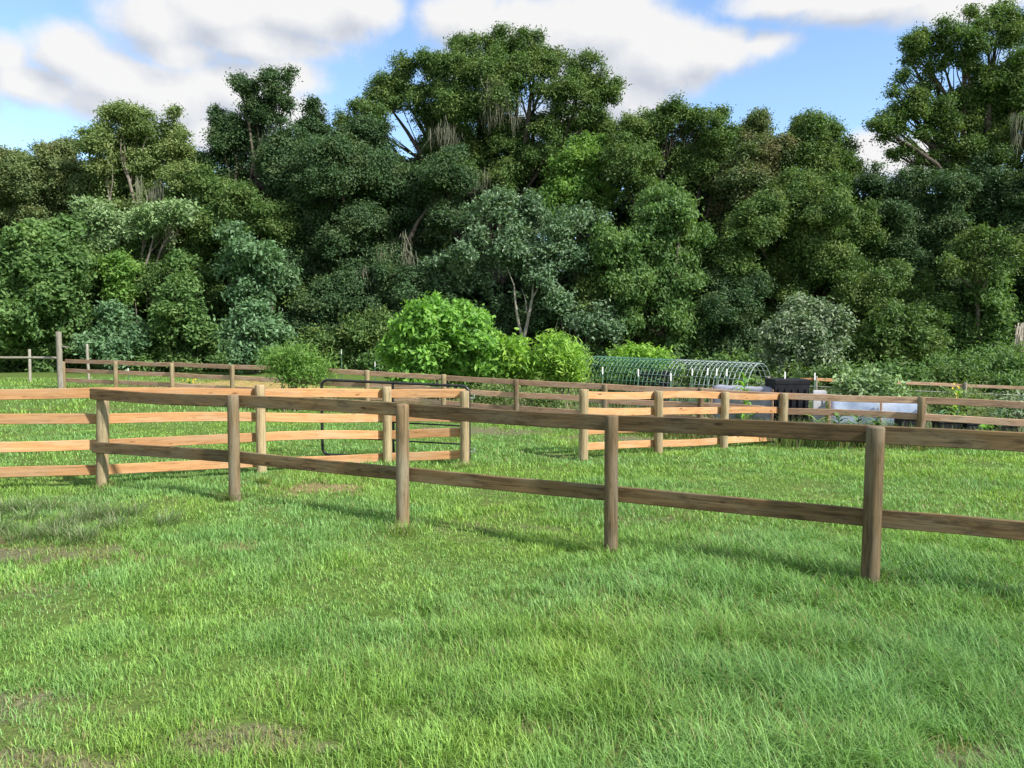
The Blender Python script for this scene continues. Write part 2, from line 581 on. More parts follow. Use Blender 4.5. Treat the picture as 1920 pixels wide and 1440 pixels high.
def grass_colour(x, y, dead=.022):
    n = len(x)
    a = np.clip((fbm(x, y, .75, 31, 3) - .5) * 2.6 + .5 + rng.normal(0, .20, n), 0, 1)[:, None]
    b = np.clip((fbm(x, y, 2.6, 41, 2) - .5) * 2.2 + .5 + rng.normal(0, .25, n), 0, 1)[:, None]
    lime, blue, deep = np.array([.295, .465, .090]), np.array([.225, .415, .140]), np.array([.150, .295, .060])
    shade_lush = (sstep(x + .55 * (fbm(x, y, .8, 91, 2) - .5) * 4, .2, 3.0) * (1 - sstep(y, 5.8, 8.2)))[:, None]
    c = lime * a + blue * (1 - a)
    c = c * (1 - .62 * shade_lush) + np.array([.125, .285, .075]) * .62 * shade_lush  # darker blue-green mixed into the lower-right blades as painted soft shade
    c = c * (.45 + .55 * b) + deep * (.55 * (1 - b))
    c = c * rng.uniform(.6, 1.4, n)[:, None]
    dd = rng.uniform(0, 1, n) < dead * (1 + 2.5 * (fbm(x, y, .9, 51, 2) > .56)) + .55 * patch_mask(x, y)
    c[dd] = np.array([.34, .31, .14]) * rng.uniform(.55, 1.15, dd.sum())[:, None]
    return c


def scatter(y0, y1, dens, side=.90, extra=2.2):
    n = int(dens * (side * (y1 ** 2 - y0 ** 2) + 2 * extra * (y1 - y0)))
    u = rng.uniform(0, 1, n)
    # uniform over a trapezoid
    yy = np.sqrt(y0 ** 2 + u * (y1 ** 2 - y0 ** 2))
    xx = rng.uniform(-1, 1, n) * (side * yy + extra)
    return xx, yy


def grass_zone(y0, y1, dens, w, hmul, segs, side=.90, keep=.25):
    x, y = scatter(y0, y1, dens, side)
    cl = fbm(x, y, 3.4, 61, 2)                   # tufts
    big = fbm(x, y, .55, 71, 3)
    pm = patch_mask(x, y)
    k = rng.uniform(0, 1, len(x)) < np.clip(.35 + 1.3 * (cl - .25), keep, 1) * (1 - .86 * pm)
    x, y, cl, big, pm = x[k], y[k], cl[k], big[k], pm[k]
    n = len(x)
    # longer grass at the lower right, where soft shade is painted into the colour
    shade_lush = sstep(x - .15 * (y - 5), -.6, 1.6) * (1 - sstep(y, 6.5, 9))
    h = (.034 + .075 * np.clip(cl * .8 + (big - .5) * 1.6, .05, 1.2) + .05 * shade_lush) * rng.uniform(.6, 1.35, n) * hmul * (1 - .5 * pm)
    lean = rng.uniform(.15, 1.0, n) + .25 * shade_lush
    # leaning together in each tuft
    az = fbm(x, y, 2.6, 81, 2) * 4 * math.pi + rng.normal(0, 1.9, n)
    ww = w * rng.uniform(.65, 1.3, n)
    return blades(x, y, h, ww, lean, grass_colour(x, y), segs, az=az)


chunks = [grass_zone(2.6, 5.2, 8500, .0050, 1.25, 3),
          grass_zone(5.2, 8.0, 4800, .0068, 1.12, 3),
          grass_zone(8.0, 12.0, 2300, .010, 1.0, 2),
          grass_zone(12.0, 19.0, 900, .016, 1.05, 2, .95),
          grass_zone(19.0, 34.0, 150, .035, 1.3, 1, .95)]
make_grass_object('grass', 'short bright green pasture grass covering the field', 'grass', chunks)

# taller coarse clump at the left and rough growth along the far fences


def tufts(points, nb, h0, h1, w, cols, spread, lean=(.3, 1.1), segs=3):
    px = np.array([p[0] for p in points]); py = np.array([p[1] for p in points])
    x = np.repeat(px, nb) + rng.normal(0, spread, len(px) * nb)
    y = np.repeat(py, nb) + rng.normal(0, spread, len(px) * nb)
    n = len(x)
    az = np.arctan2(y - np.repeat(py, nb), x - np.repeat(px, nb)) + rng.normal(0, .5, n)
    h = rng.uniform(h0, h1, n)
    ci = rng.integers(0, len(cols), n)
    c = np.array(cols)[ci] * rng.uniform(.7, 1.25, n)[:, None]
    return blades(x, y, h, w * rng.uniform(.6, 1.2, n), rng.uniform(lean[0], lean[1], n), c, segs, az=az)


f_posts_px = [(193, 917, .09), (438, 938, .08), (755, 1003, .08), (1146, 1040, .08), (1634, 1088, .08), (487, 907, .08), (725, 868, .08), (871, 880, .09), (1095, 855, .09), (1235, 845, .09), (1360, 835, .09)]
pts = []
for k in range(34):
    px, py = random.uniform(-160, 340), random.uniform(955, 1018)
    if px > 150 and random.random() < .5:
        continue
    py -= max(0, (px - 200)) * .02
    pts.append(gp(px, py))
foot = []
for px, py, rr_ in f_posts_px:
    x_, y_ = gp(px, py)
    for q in range(9):
        a_ = random.uniform(0, 6.283)
        foot.append((x_ + math.cos(a_) * rr_, y_ + math.sin(a_) * rr_))
rough = [tufts(foot, 30, .07, .20, .007, [(.22, .36, .07), (.17, .30, .08), (.27, .36, .10), (.33, .31, .15)], .045, (.2, .9), 3),
         tufts(pts, 130, .10, .27, .008, [(.15, .25, .085), (.21, .29, .14), (.12, .20, .06), (.25, .27, .15)], .085)]
make_grass_object('coarse_grass', 'taller grey-green coarse grass clump at the left of the field', 'grass', rough)

# ------------------------------------------------------------------ fences


def board(mb_name, a, b, h, th, mat, parent, bow=.011, chamfer=.006):
    """a sawn board from a to b (centre line), h high, th thick"""
    a, b = Vector(a), Vector(b)
    d = b - a
    L_ = d.length
    ex = d.normalized()
    ey = Vector((0, 0, 1)).cross(ex).normalized()
    ez = ex.cross(ey)
    rot = Matrix((ex, ey, ez)).transposed()
    nseg = 10
    mb = MB()
    hy, hz, c = th / 2, h / 2, chamfer
    ring = [(-hy + c, -hz), (hy - c, -hz), (hy, -hz + c), (hy, hz - c), (hy - c, hz), (-hy + c, hz), (-hy, hz - c), (-hy, -hz + c)]
    ph, amp = random.uniform(0, 6), random.uniform(-bow, bow)
    tw = random.uniform(-.02, .02)
    V = []
    mid = (a + b) / 2
    for i in range(nseg + 1):
        t = i / nseg
        x = (t - .5) * L_
        dz = amp * math.sin(math.pi * t) * 2 + random.uniform(-.0012, .0012)
        dy = amp * .8 * math.sin(math.pi * t + ph) * (1 if 0 < i < nseg else 0)
        hh = 1 + random.uniform(-.012, .012)
        ang = tw * (t - .5)
        for (y, z) in ring:
            V.append(mid + ex * x + ey * (y + dy + ang * z) + ez * (z * hh + dz))
    F = []
    for i in range(nseg):
        for k in range(8):
            j = (k + 1) % 8
            F.append((i * 8 + k, i * 8 + 8 + k, i * 8 + 8 + j, i * 8 + j))
    F.append(tuple(range(8)))
    F.append(tuple(range(nseg * 8 + 7, nseg * 8 - 1, -1)))
    mb.add(V, F)
    return mb.build('rail', mat, parent, mid, rot)


def post(x, y, ztop, r, mat, parent, zbot=None, name='post', square=False, seg=18, lean=.012, lean_x=0.0):
    zb = (gz(x, y) if zbot is None else zbot) - .18
    mb = MB()
    n = 12
    lx, ly = random.uniform(-lean, lean) + lean_x, random.uniform(-lean, lean)
    wob = [random.uniform(-.05, .05) for _ in range(seg)]
    V = []
    levels = [(zb + (ztop - .012 - zb) * i / n, 1.0) for i in range(n + 1)] + [(ztop, .90), (ztop + .004, .5)]
    for (z, sc) in levels:
        t = (z - zb) / (ztop - zb)
        for k in range(seg):
            a = 2 * math.pi * k / seg
            rr = r * (1 + wob[k] * .6 + random.uniform(-.015, .015)) * sc
            if square:
                q = max(abs(math.cos(a)), abs(math.sin(a)))
                rr = min(rr / q, r * 1.22) * .92
            V.append((x + lx * (t - 1) + math.cos(a) * rr, y + ly * (t - 1) + math.sin(a) * rr, z))
    F = []
    m_ = len(levels)
    for i in range(m_ - 1):
        for k in range(seg):
            j = (k + 1) % seg
            F.append((i * seg + k, i * seg + j, (i + 1) * seg + j, (i + 1) * seg + k))
    F.append(tuple(range((m_ - 1) * seg, m_ * seg)))
    mb.add(V, F, True)
    return mb.build(name, mat, parent, Vector((x, y, zb + .5)))


def line_depth(p0, p1):
    """depth along a straight plan line seen at two pixels: 1/Y is linear in px"""
    (a, ya), (b, yb) = p0, p1
    return lambda px: 1.0 / (1 / ya + (1 / yb - 1 / ya) * (px - a) / (b - a))


# --- front weathered fence: two rails
DF = line_depth((190, 10.48), (1640, 6.2))
f_posts = [(195, 745, .083), (438, 741, .072), (755, 758, .073), (1146, 779, .067), (1640, 800, .074), (2290, 838, .074)]
fr_top = [(183, 727), (438, 742), (755, 757), (1146, 780.5), (1640, 800), (2290, 832)]
fr_low = [(180, 826), (438, 848), (755, 879), (1146, 914), (1640, 959), (2290, 1022)]
PX = [(xat(px, DF(px), py + 60), DF(px)) for px, py, r in f_posts]
fence1 = thing('rail_fence', (PX[2][0], PX[2][1], gz(*PX[2])), 'dark weathered two-rail wooden fence crossing the near grass', 'fence')
fence_dir = (Vector((PX[0][0], PX[0][1], 0)) - Vector((PX[4][0], PX[4][1], 0))).normalized()
nfar = Vector((-fence_dir.y, fence_dir.x, 0))
if nfar.y < 0:
    nfar = -nfar
for i, (px, py, r) in enumerate(f_posts):
    zt = at(px, py, DF(px)).z
    post(PX[i][0], PX[i][1], zt, r, M['tan_post'] if i == 0 else M['old_post'], fence1, square=False, lean_x=.08 if i == 0 else 0)
for rails, hgt in ((fr_top, .152), (fr_low, .152)):
    for i in range(5):
        pts = []
        for e, s in ((i, 1), (i + 1, -1)):
            px, py = rails[e]
            Y = PX[e][1]
            z = at(px, py, DF(px)).z - hgt / 2
            r = f_posts[e][2]
            side = 1
            if e == 0:
                side = -1.12
            P = Vector((PX[e][0], Y, z)) + nfar * side * (r + .021)
            P -= fence_dir * (.0025 * s)
            if e == 0:
                P += fence_dir * .09
            pts.append(P)
        board('rail', pts[1], pts[0], hgt, .038, M['old_rail'], fence1)


def multi_fence(name, label, posts, rows, mat_b, mats_p, hgt=.145, th=.032, ends=(0, 0), cat='fence', skip_posts=(), rad=.07):
    """posts: (px, Y, py_top); rows: list of list of py_top for every post"""
    P = [Vector((xat(px, Y, py), Y, 0)) for px, Y, py in posts]
    th_ = thing(name, (P[0].x, P[0].y, gz(P[0].x, P[0].y)), label, cat)
    for i, (px, Y, py) in enumerate(posts):
        if i in skip_posts:
            continue
        r = rad[i] if isinstance(rad, (list, tuple)) else rad
        post(P[i].x, P[i].y, at(px, py, Y).z, r, mats_p[i] if isinstance(mats_p, list) else mats_p, th_)
    for row in rows:
        for i in range(len(P) - 1):
            if row[i] is None or row[i + 1] is None:
                continue
            d = (P[i + 1] - P[i]).normalized()
            n = Vector((-d.y, d.x, 0))
            if n.y < 0:
                n = -n
            rr = [rad[e] if isinstance(rad, (list, tuple)) else rad for e in (i, i + 1)]
            a = P[i] + n * (rr[0] + th / 2 + .002) + d * .003
            b = P[i + 1] + n * (rr[1] + th / 2 + .002) - d * .003
            if i == 0 and ends[0]:
                a -= d * ends[0]
            if i == len(P) - 2 and ends[1]:
                b += d * ends[1]
            a.z = at(posts[i][0], row[i], posts[i][1]).z - hgt / 2
            b.z = at(posts[i + 1][0], row[i + 1], posts[i + 1][1]).z - hgt / 2
            board('rail', a, b, hgt, th, mat_b, th_)
    return th_


# --- fresh four-board fence on the left (its corner post at px 195 belongs to the front fence)
multi_fence('board_fence', 'fresh orange-tan four-board fence on the left with a black gate behind it',
            [(-250, 9.6, 728), (195, 10.52, 727), (487, 11.6, 722), (725, 12.45, 725), (871, 12.4, 733)],
            [[731, 727, 730, 731, 731], [784, 777, 774, 776, 778], [831, 825, 812, 809, 804], [885, 873, 860, 851, 845]],
            M['new_board'], [M['tan_post']] * 5, .145, .03, skip_posts=(1,), rad=.077)

# --- fresh four-board fence on the right
multi_fence('board_fence', 'fresh orange-tan four-board fence in the middle distance on the right, ending at the brown fence',
            [(1095, 13.3, 730), (1235, 14.3, 733), (1360, 15.3, 735), (1470, 16.35, 737)],
            [[734, 735, 736, 738], [765, 765, 764, 764], [803, 797, 793, 790], [832, 826, 821, 816]],
            M['new_board'], [M['tan_post']] * 4, .14, .03, rad=[.085, .085, .085, .085])

# --- long weathered fence behind
DL = line_depth((114, 27.0), (1470, 16.5))
lp = [(118, 678), (216, 677), (322, 681), (435, 684), (548, 689), (688, 694), (832, 702), (968, 711), (1134, 721), (1314, 727), (1472, 737), (1728, 744), (2010, 762)]
topz = lambda px: np.interp(px, [118, 216, 322, 435, 700, 970, 1134, 1300, 1470, 1728, 2010], [673.5, 676, 679.5, 684, 696.5, 712, 720, 727, 737, 745, 760])
rows = []
for k in range(3):
    rows.append([topz(px) + k * .34 * FPX / DL(px) for px, _ in lp])
multi_fence('plank_fence', 'long faded brown three-board fence running across behind the fresh fences',
            [(px, DL(px), py) for px, py in lp], rows, M['far_rail'],
            [M['tan_post'] if i < 7 else M['old_post'] for i in range(len(lp))], .14, .032, rad=.072)

# tall end post with a bracket on the left
tp = at(114, 725, DL(114) - .25)
t = thing('tall_post', (tp.x, tp.y, gz(tp.x, tp.y)), 'tall silvered round post with side bracket ending the brown fence', 'post')
post(tp.x, tp.y, at(114, 622, tp.y).z, .095, M['grey_post'], t)
mb = MB()
p0 = at(116, 650, tp.y)
mb.tube([p0, p0 + Vector((.16, -.02, -.01)), p0 + Vector((.27, -.03, -.03))], [.035, .028, .02], 8)
mb.build('bracket', M['grey_post'], t)

# thin rail fence further left
ws = [(-120, 660, 30.5), (55, 655, 31), (163, 645, 31.5)]
t = thing('rail_fence', (xat(55, 31), 31, gz(xat(55, 31), 31)), 'thin grey single-rail fence with slim posts at the far left, before the trees', 'fence')
for px, py, Y in ws:
    q = at(px, py, Y)
    post(q.x, q.y, q.z, .055, M['grey_post'], t, lean=.03)
mb = MB()
a, b = at(-260, 668, 30.2), at(112, 671.5, 27.2)
mb.tube([a + (b - a) * k / 8 + Vector((0, 0, random.uniform(-.008, .008))) for k in range(9)], .045, 8)
mb.build('rail', M['grey_post'], t)

# thin fence behind the garden, right
t = thing('rail_fence', (xat(1700, 24.5), 24.5, gz(xat(1700, 24.5), 24.5)), 'thin single-rail fence with wire behind the garden on the right', 'fence')
bp_ = [(1440, 708, 24.5), (1530, 708, 24.3), (1670, 714, 24), (1810, 720, 23.7), (1960, 726, 23.4)]
Q = [at(*v) for v in bp_]
for i, q in enumerate(Q):
    post(q.x, q.y, q.z + .04, .05, M['grey_post'], t)
for i in range(4):
    board('rail', Q[i] + Vector((.0, .08, -.06)), Q[i + 1] + Vector((-.006, .08, -.06)), .10, .03, M['new_board'] if i < 2 else M['far_rail'], t)
for k in range(4):
    mb = MB()
    mb.tube([q - Vector((0, .052, .28 + .25 * k)) for q in Q], .006, 5)
    mb.build('wire', M['zinc'], t)

# ------------------------------------------------------------------ tube gate


def rounded_rect(w, h, r, n=6):
    pts = []
    for (cx, cz, a0) in ((w - r, h - r, 0), (r, h - r, 90), (r, r, 180), (w - r, r, 270)):
        for k in range(n + 1):
            a = R(a0 + 90 * k / n)
            pts.append((cx + math.cos(a) * r, cz + math.sin(a) * r))
    return pts


gl, gr = at(605, 852, 13.1), at(880, 868, 12.75)
gate = thing('tube_gate', gl, 'black round-cornered steel tube gate standing behind the fresh fence on the left', 'gate')
gx = (gr - gl); W_ = gx.length; gx.normalize()
Hg = at(605, 712, 13.1).z - gl.z
gz_ = Vector((0, 0, 1))
mb = MB()
rr = rounded_rect(W_, Hg, .12)
mb.tube([gl + gx * u + gz_ * v for u, v in rr] + [gl + gx * rr[0][0] + gz_ * rr[0][1]], .025, 10, False)
mb.build('frame', M['black_metal'], gate)
for k, f in enumerate((.24, .48, .73)):
    mb = MB()
    mb.tube([gl + gx * .02 + gz_ * Hg * f, gl + gx * (W_ - .02) + gz_ * Hg * f], .014, 8)
    if k != 1:
        pass
    mb.build('bar', M['black_metal'], gate)
mb = MB()
mb.tube([gl + gx * W_ * .49 + gz_ * .02, gl + gx * W_ * .49 + gz_ * (Hg - .02)], .022, 8)
mb.build('brace', M['black_metal'], gate)
for f in (.15, .85):
    mb = MB()
    q = gl + gx * (W_ - .01) + gz_ * Hg * f
    mb.tube([q, q + gx * .1, q + gx * .1 + gz_ * .07], .014, 8)
    mb.build('hinge', M['zinc'], gate)

# ------------------------------------------------------------------ plants
LEAF_COUNT = 0


def leaf_cloud(cent, nrm, length, width, droop=.25):
    """rhombic leaves, slightly folded; cent (n,3), nrm (n,3)"""
    n = len(cent)
    r = rng.normal(0, 1, (n, 3))
    ax = np.cross(nrm, r)
    ax /= np.linalg.norm(ax, axis=1)[:, None] + 1e-9
    ax[:, 2] -= droop
    ax /= np.linalg.norm(ax, axis=1)[:, None] + 1e-9
    sd = np.cross(nrm, ax)
    sd /= np.linalg.norm(sd, axis=1)[:, None] + 1e-9
    Ln = (length * rng.uniform(.5, 1.5, n))[:, None]
    Wn = (width * rng.uniform(.7, 1.2, n))[:, None]
    V = np.empty((n, 4, 3), np.float32)
    V[:, 0] = cent - ax * Ln * .5
    V[:, 1] = cent + sd * Wn * .5 + nrm * Wn * .12 - ax * Ln * .05
    V[:, 2] = cent + ax * Ln * .5
    V[:, 3] = cent - sd * Wn * .5 + nrm * Wn * .12 - ax * Ln * .05
    return V.reshape(-1, 3)


def unit(n):
    v = rng.normal(0, 1, (n, 3))
    return v / np.linalg.norm(v, axis=1)[:, None]


def crown_points(blobs, dens, subs=13, leaf_per=8, front=.75, flat=1.0, up=.35, sprayr=.21):
    """blobs: (x,y,z,r). leaves gathered in sprays, sprays in sub-clumps, sub-clumps in blobs"""
    C, Nn = [], []
    for (x, y, z, r) in blobs:
        total = int(dens * r * r)
        ns = max(4, int(subs * min(2.0, max(.35, r / 1.5))))
        # most of the leaves go where there is sky: top, and outside
        d = unit(ns * 3)
        w = 1 + front * (-d[:, 1]) + .35 * d[:, 2]
        d = d[np.argsort(-(w + rng.uniform(0, 1.1, len(w))))[:ns]]
        sc = np.array([x, y, z]) + d * r * rng.uniform(.45, .92, ns)[:, None] * np.array([1, 1, flat])
        sr = r * rng.uniform(.26, .52, ns)
        nsp = max(1, int(total * .86 / leaf_per / ns))
        w2 = sr ** 2 / np.sum(sr ** 2)
        for k in range(ns):
            m = max(2, int(nsp * ns * w2[k]))
            d2 = unit(m) + .55 * d[k] + np.array([0, -.12, up])
            d2 /= np.linalg.norm(d2, axis=1)[:, None]
            sp = sc[k] + d2 * sr[k] * rng.uniform(.5, 1.28, m)[:, None] * np.array([1, 1, .85])
            cc = np.repeat(sp, leaf_per, 0) + rng.normal(0, sprayr, (m * leaf_per, 3)) * np.array([1, 1, .7])
            nn = np.repeat(d2, leaf_per, 0) * .7 + rng.normal(0, .55, (m * leaf_per, 3)) + np.array([0, 0, .5])
            C.append(cc); Nn.append(nn)
        m = int(total * .14)
        C.append(np.array([x, y, z]) + unit(m) * (r * .8 * rng.uniform(0, 1, m) ** .5)[:, None])
        Nn.append(unit(m) + np.array([0, 0, .4]))
    C = np.concatenate(C); Nn = np.concatenate(Nn)
    Nn /= np.linalg.norm(Nn, axis=1)[:, None] + 1e-9
    return C, Nn


def break_up(blobs, n=6, core=.8):
    out = []
    for (x, y, z, r) in blobs:
        out.append((x, y, z, r * core))
        for _ in range(n):
            d = unit(1)[0]
            d[1] = -abs(d[1]) if random.random() < .7 else d[1]
            q = random.uniform(.5, 1.02) * r
            out.append((x + d[0] * q, y + d[1] * q, z + d[2] * q * 1.0, r * random.uniform(.2, .5)))
    return out


def crown_mesh(name, blobs, dens, L_, W_, mat, origin, **kw):
    global LEAF_COUNT
    droop = kw.pop('droop', .25)
    core_ = kw.pop('core', .8)
    blobs = break_up(blobs, 6, core_) if kw.pop('ragged', True) else blobs
    C, Nn = crown_points(blobs, dens, **kw)
    C = C - np.array(origin)
    V = leaf_cloud(C, Nn, L_, W_, droop)
    LEAF_COUNT += len(C)
    return mesh_np(name, V, np.arange(len(V)), np.full(len(V) // 4, 4), mat)


def limb(a, b, r0, r1, n=7, sag=.12, wob=.06):
    a, b = Vector(a), Vector(b)
    L_ = (b - a).length
    pts, rad = [], []
    ox, oy = random.uniform(-wob, wob), random.uniform(-wob, wob)
    for i in range(n + 1):
        t = i / n
        p = a.lerp(b, t)
        p.z += sag * L_ * math.sin(math.pi * t) * .5
        p.x += ox * L_ * math.sin(math.pi * t) + random.uniform(-.02, .02) * L_ * (0 < i < n) * .5
        p.y += oy * L_ * math.sin(math.pi * t)
        pts.append(p)
        rad.append(r0 + (r1 - r0) * t ** .8)
    return pts, rad


def reseed(text):
    # each plant keeps its own shape whatever is built before it
    global rng
    k = sum((i + 1) * ord(ch) for i, ch in enumerate(text))
    random.seed(k)
    rng = np.random.default_rng(k)


def px_blobs(lst, Y, jitter=.8, back=True):
    """crown lobes given by where they stand in the photo, each at its own depth and real size"""
    out = []
    for (px, py, r) in lst:
        rm = r * Y / FPX
        y = Y + random.uniform(-1, 1) * rm * jitter
        p = at(px, py, y)
        out.append((p.x, p.y, p.z, rm * y / Y))
    if back:
        # the far half of the crown, thinner
        for (x, y, z, r) in list(out)[::2]:
            out.append((x + random.uniform(-.6, .6) * r, y + r * 1.5, z - .25 * r, r * .95))
    return out


def tree(name, label, lst, Y, mat, trunk_px, bark='bark', dens=2000, leaf=(.215, .11), trunk_r=.35, fork=.45, group=None,
         limbs=True, moss=(), jitter=.8, back=True, cat='tree', **kw):
    if mat in ('lf_live', 'lf_dark', 'lf_olive', 'lf_rust', 'lf_pale') and leaf[0] == .215:
        leaf, dens = (.165, .085), dens * 1.5
    reseed(label)
    blobs = px_blobs(lst, Y, jitter, back)
    bx = at(trunk_px, 700, Y).x
    base = Vector((bx, Y + .4, gz(bx, Y + .4)))
    t = thing(name, base, label, cat, group)
    zs = [b[2] for b in blobs]
    cx = sum(b[0] for b in blobs) / len(blobs)
    cz = sum(zs) / len(zs)
    crown_z = min(zs)
    top = Vector((bx * .6 + cx * .4, Y + .5, base.z + max(1.0, (cz - base.z) * fork)))
    mb = MB()
    pts, rad = limb(base - Vector((0, 0, .3)), top, trunk_r * 1.25, trunk_r * .75, 8, 0, .04)
    mb.tube(pts, rad, 10, True, .07)
    if limbs:
        for (x, y, z, r) in blobs:
            d = Vector((x, y, z)) - top
            st = top - Vector((0, 0, random.uniform(0, .25) * (top.z - base.z)))
            e = Vector((x, y, z + .2 * r))
            r0 = min(trunk_r * .55, .05 + .028 * d.length)
            pts, rad = limb(st, e, r0, .03, 7, .12, .10)
            mb.tube(pts, rad, 7, False, .06)
            for _ in range(4):
                q = pts[random.randint(4, 6)]
                dd = Vector(unit(1)[0]); dd.z = abs(dd.z) * .7
                p2, r2 = limb(q, Vector((x, y, z)) + dd * r * .85, .045, .012, 4, .05, .12)
                mb.tube(p2, r2, 5, False)
    mb.build('trunk', M[bark], t, base)
    me = crown_mesh('crown', blobs, dens, leaf[0], leaf[1], M[mat], base, **kw)
    link('crown', me, t, Matrix.Translation(base))
    for (px, py0, py1, wpx, n) in moss:
        # one soft beard of moss: many thin wavy strands from a few branch points
        V, F = [], []
        heads = [(px + random.uniform(-.55, .55) * wpx, py0 + random.uniform(-10, 30)) for _ in range(max(4, n // 8))]
        for _ in range(int(n * 1.6)):
            hx, hy = random.choice(heads)
            a = at(hx + random.gauss(0, 5), hy + random.uniform(-6, 10), Y - 2.3 + random.uniform(-.9, .9))
            ln = (py1 - py0) * Y / FPX * random.uniform(.12, .9) ** 1.4
            w = random.uniform(.005, .020)
            an = random.uniform(0, 3.14)
            dx, dy = math.cos(an) * w, math.sin(an) * w
            o = len(V)
            sx, ph = random.gauss(0, .28), random.uniform(0, 6)
            for q in range(4):
                tt = q / 4
                jx = sx * tt * tt + .09 * math.sin(ph + 6 * tt) * tt
                ww = (.7, 1.2, 1.0, .6)[q]
                V.append((a.x + jx - dx * ww, a.y - dy * ww, a.z - ln * tt))
                V.append((a.x + jx + dx * ww, a.y + dy * ww, a.z - ln * tt))
            V.append((a.x + sx, a.y, a.z - ln))
            F += [(o + 2 * q, o + 2 * q + 1, o + 2 * q + 3, o + 2 * q + 2) for q in range(3)] + [(o + 6, o + 7, o + 8)]
        mm = MB(); mm.add(V, F)
        mm.build('hanging_moss', M['moss'], t, base)
    return t


GT = 'trees of the wood behind the field'
# ---- left
tree('oak_tree', 'brownish olive tree crown at the far left edge of the wood', [(20, 330, 42), (70, 365, 62), (118, 318, 45), (10, 400, 60), (150, 350, 45), (100, 420, 60), (28, 300, 26), (128, 285, 22), (-60, 350, 70), (-70, 430, 70)],
     47, 'lf_olive', 60, group=GT)
tree('oak_tree', 'bright green leafy tree filling the lower left of the wood', [(60, 478, 52), (110, 470, 50), (20, 520, 60), (120, 540, 62), (50, 590, 72), (130, 610, 55), (10, 640, 55), (90, 645, 45), (75, 450, 30), (-70, 560, 80), (-60, 480, 60)],
     40, 'lf_mid', 80, group=GT, leaf=(.26, .14))
tree('oak_tree', 'tall pale sunlit oak with grey limbs on the left of the wood', [(218, 240, 38), (262, 232, 32), (200, 285, 45), (270, 300, 55), (325, 285, 35), (318, 250, 26), (222, 215, 18), (225, 360, 60), (300, 395, 55), (350, 345, 42), (190, 420, 42), (327, 215, 13), (340, 430, 40), (250, 440, 45)],
     46, 'lf_pale', 275, 'grey_bark', group=GT, moss=[(285, 330, 410, 50, 70), (300, 430, 490, 50, 50)])
tree('oak_tree', 'small pale drooping tree below the tall pale oak', [(190, 408, 36), (215, 440, 32), (168, 400, 26), (200, 470, 30), (300, 412, 42), (340, 395, 32), (270, 425, 28)],
     42.5, 'lf_vine', 250, 'grey_bark', group=GT, dens=1100, trunk_r=.2)
tree('oak_tree', 'dark ragged tree with separate leafy knobs against the cloud', [(462, 175, 27), (518, 160, 27), (538, 190, 24), (428, 235, 30), (478, 208, 24), (448, 158, 16), (498, 232, 25), (418, 262, 26), (542, 145, 15), (505, 190, 18), (470, 290, 55), (540, 300, 55), (420, 320, 50), (455, 255, 28)],
     47, 'lf_dark', 470, group=GT, back=False)
tree('pine_tree', 'dark narrow spire-topped tree beside the ragged tree', [(588, 195, 10), (590, 215, 17), (586, 238, 25), (596, 268, 36), (580, 300, 45), (625, 300, 40)],
     47.5, 'lf_dark', 590, group=GT, back=False)
tree('oak_tree', 'huge dark shaded oak left of the middle with hanging grey limbs', [(555, 335, 65), (640, 320, 75), (725, 345, 75), (795, 385, 65), (575, 430, 75), (670, 440, 85), (760, 460, 70), (610, 530, 70), (700, 530, 65), (640, 600, 50), (560, 500, 60), (840, 345, 60), (840, 410, 40), (700, 260, 40), (650, 265, 35)],
     45, 'lf_dark', 700, group=GT, trunk_r=.55, moss=[(690, 500, 570, 40, 50), (740, 440, 500, 50, 40), (770, 480, 540, 30, 40), (660, 560, 620, 60, 40)])
tree('live_oak', 'giant domed oak rising highest in the middle, hung with grey moss', [(755, 145, 30), (722, 188, 42), (665, 222, 32), (690, 238, 42), (815, 120, 32), (850, 150, 50), (890, 105, 40), (940, 85, 35), (985, 90, 34), (1035, 120, 40), (1095, 135, 36), (1125, 180, 38), (1080, 205, 55), (1000, 160, 60), (925, 175, 65), (850, 205, 55), (790, 210, 52), (1030, 255, 50), (960, 270, 55), (880, 285, 55), (1120, 235, 25), (960, 335, 45), (1005, 320, 42), (920, 365, 35), (845, 275, 40), (900, 315, 45), (985, 305, 45), (940, 350, 45), (860, 335, 42), (1040, 300, 40)],
     50, 'lf_live', 940, group=GT, trunk_r=.7, dens=1500,
     moss=[(930, 150, 235, 45, 150), (915, 170, 230, 25, 60), (845, 235, 300, 22, 80), (820, 220, 270, 25, 50), (890, 320, 380, 40, 50), (980, 190, 240, 30, 40)])
# ---- middle
tree('slender_tree', 'slender silvery tree on a pale forked trunk in the middle', [(880, 465, 42), (850, 505, 42), (930, 395, 42), (990, 405, 42), (1040, 440, 48), (960, 465, 55), (1010, 500, 50), (900, 515, 40), (1080, 485, 38), (1100, 415, 36), (830, 540, 30), (952, 500, 20), (1012, 505, 20)],
     42, 'lf_silver', 975, 'pale_bark', group=GT, trunk_r=.12, dens=1350, limbs=False, back=False)
tree('oak_tree', 'yellow-green topped tree just right of the giant oak', [(1090, 288, 32), (1118, 312, 34), (1070, 320, 30), (1135, 275, 20), (1090, 372, 48), (1045, 375, 38), (1125, 380, 40)],
     47.5, 'lf_bright', 1095, group=GT)
tree('oak_tree', 'broad green oak right of the middle under open sky', [(1188, 240, 28), (1258, 225, 32), (1225, 265, 52), (1310, 250, 42), (1350, 255, 32), (1190, 315, 55), (1280, 325, 68), (1340, 320, 50), (1220, 385, 60), (1170, 275, 28), (1265, 205, 14), (1310, 220, 14)],
     47, 'lf_live', 1260, group=GT)
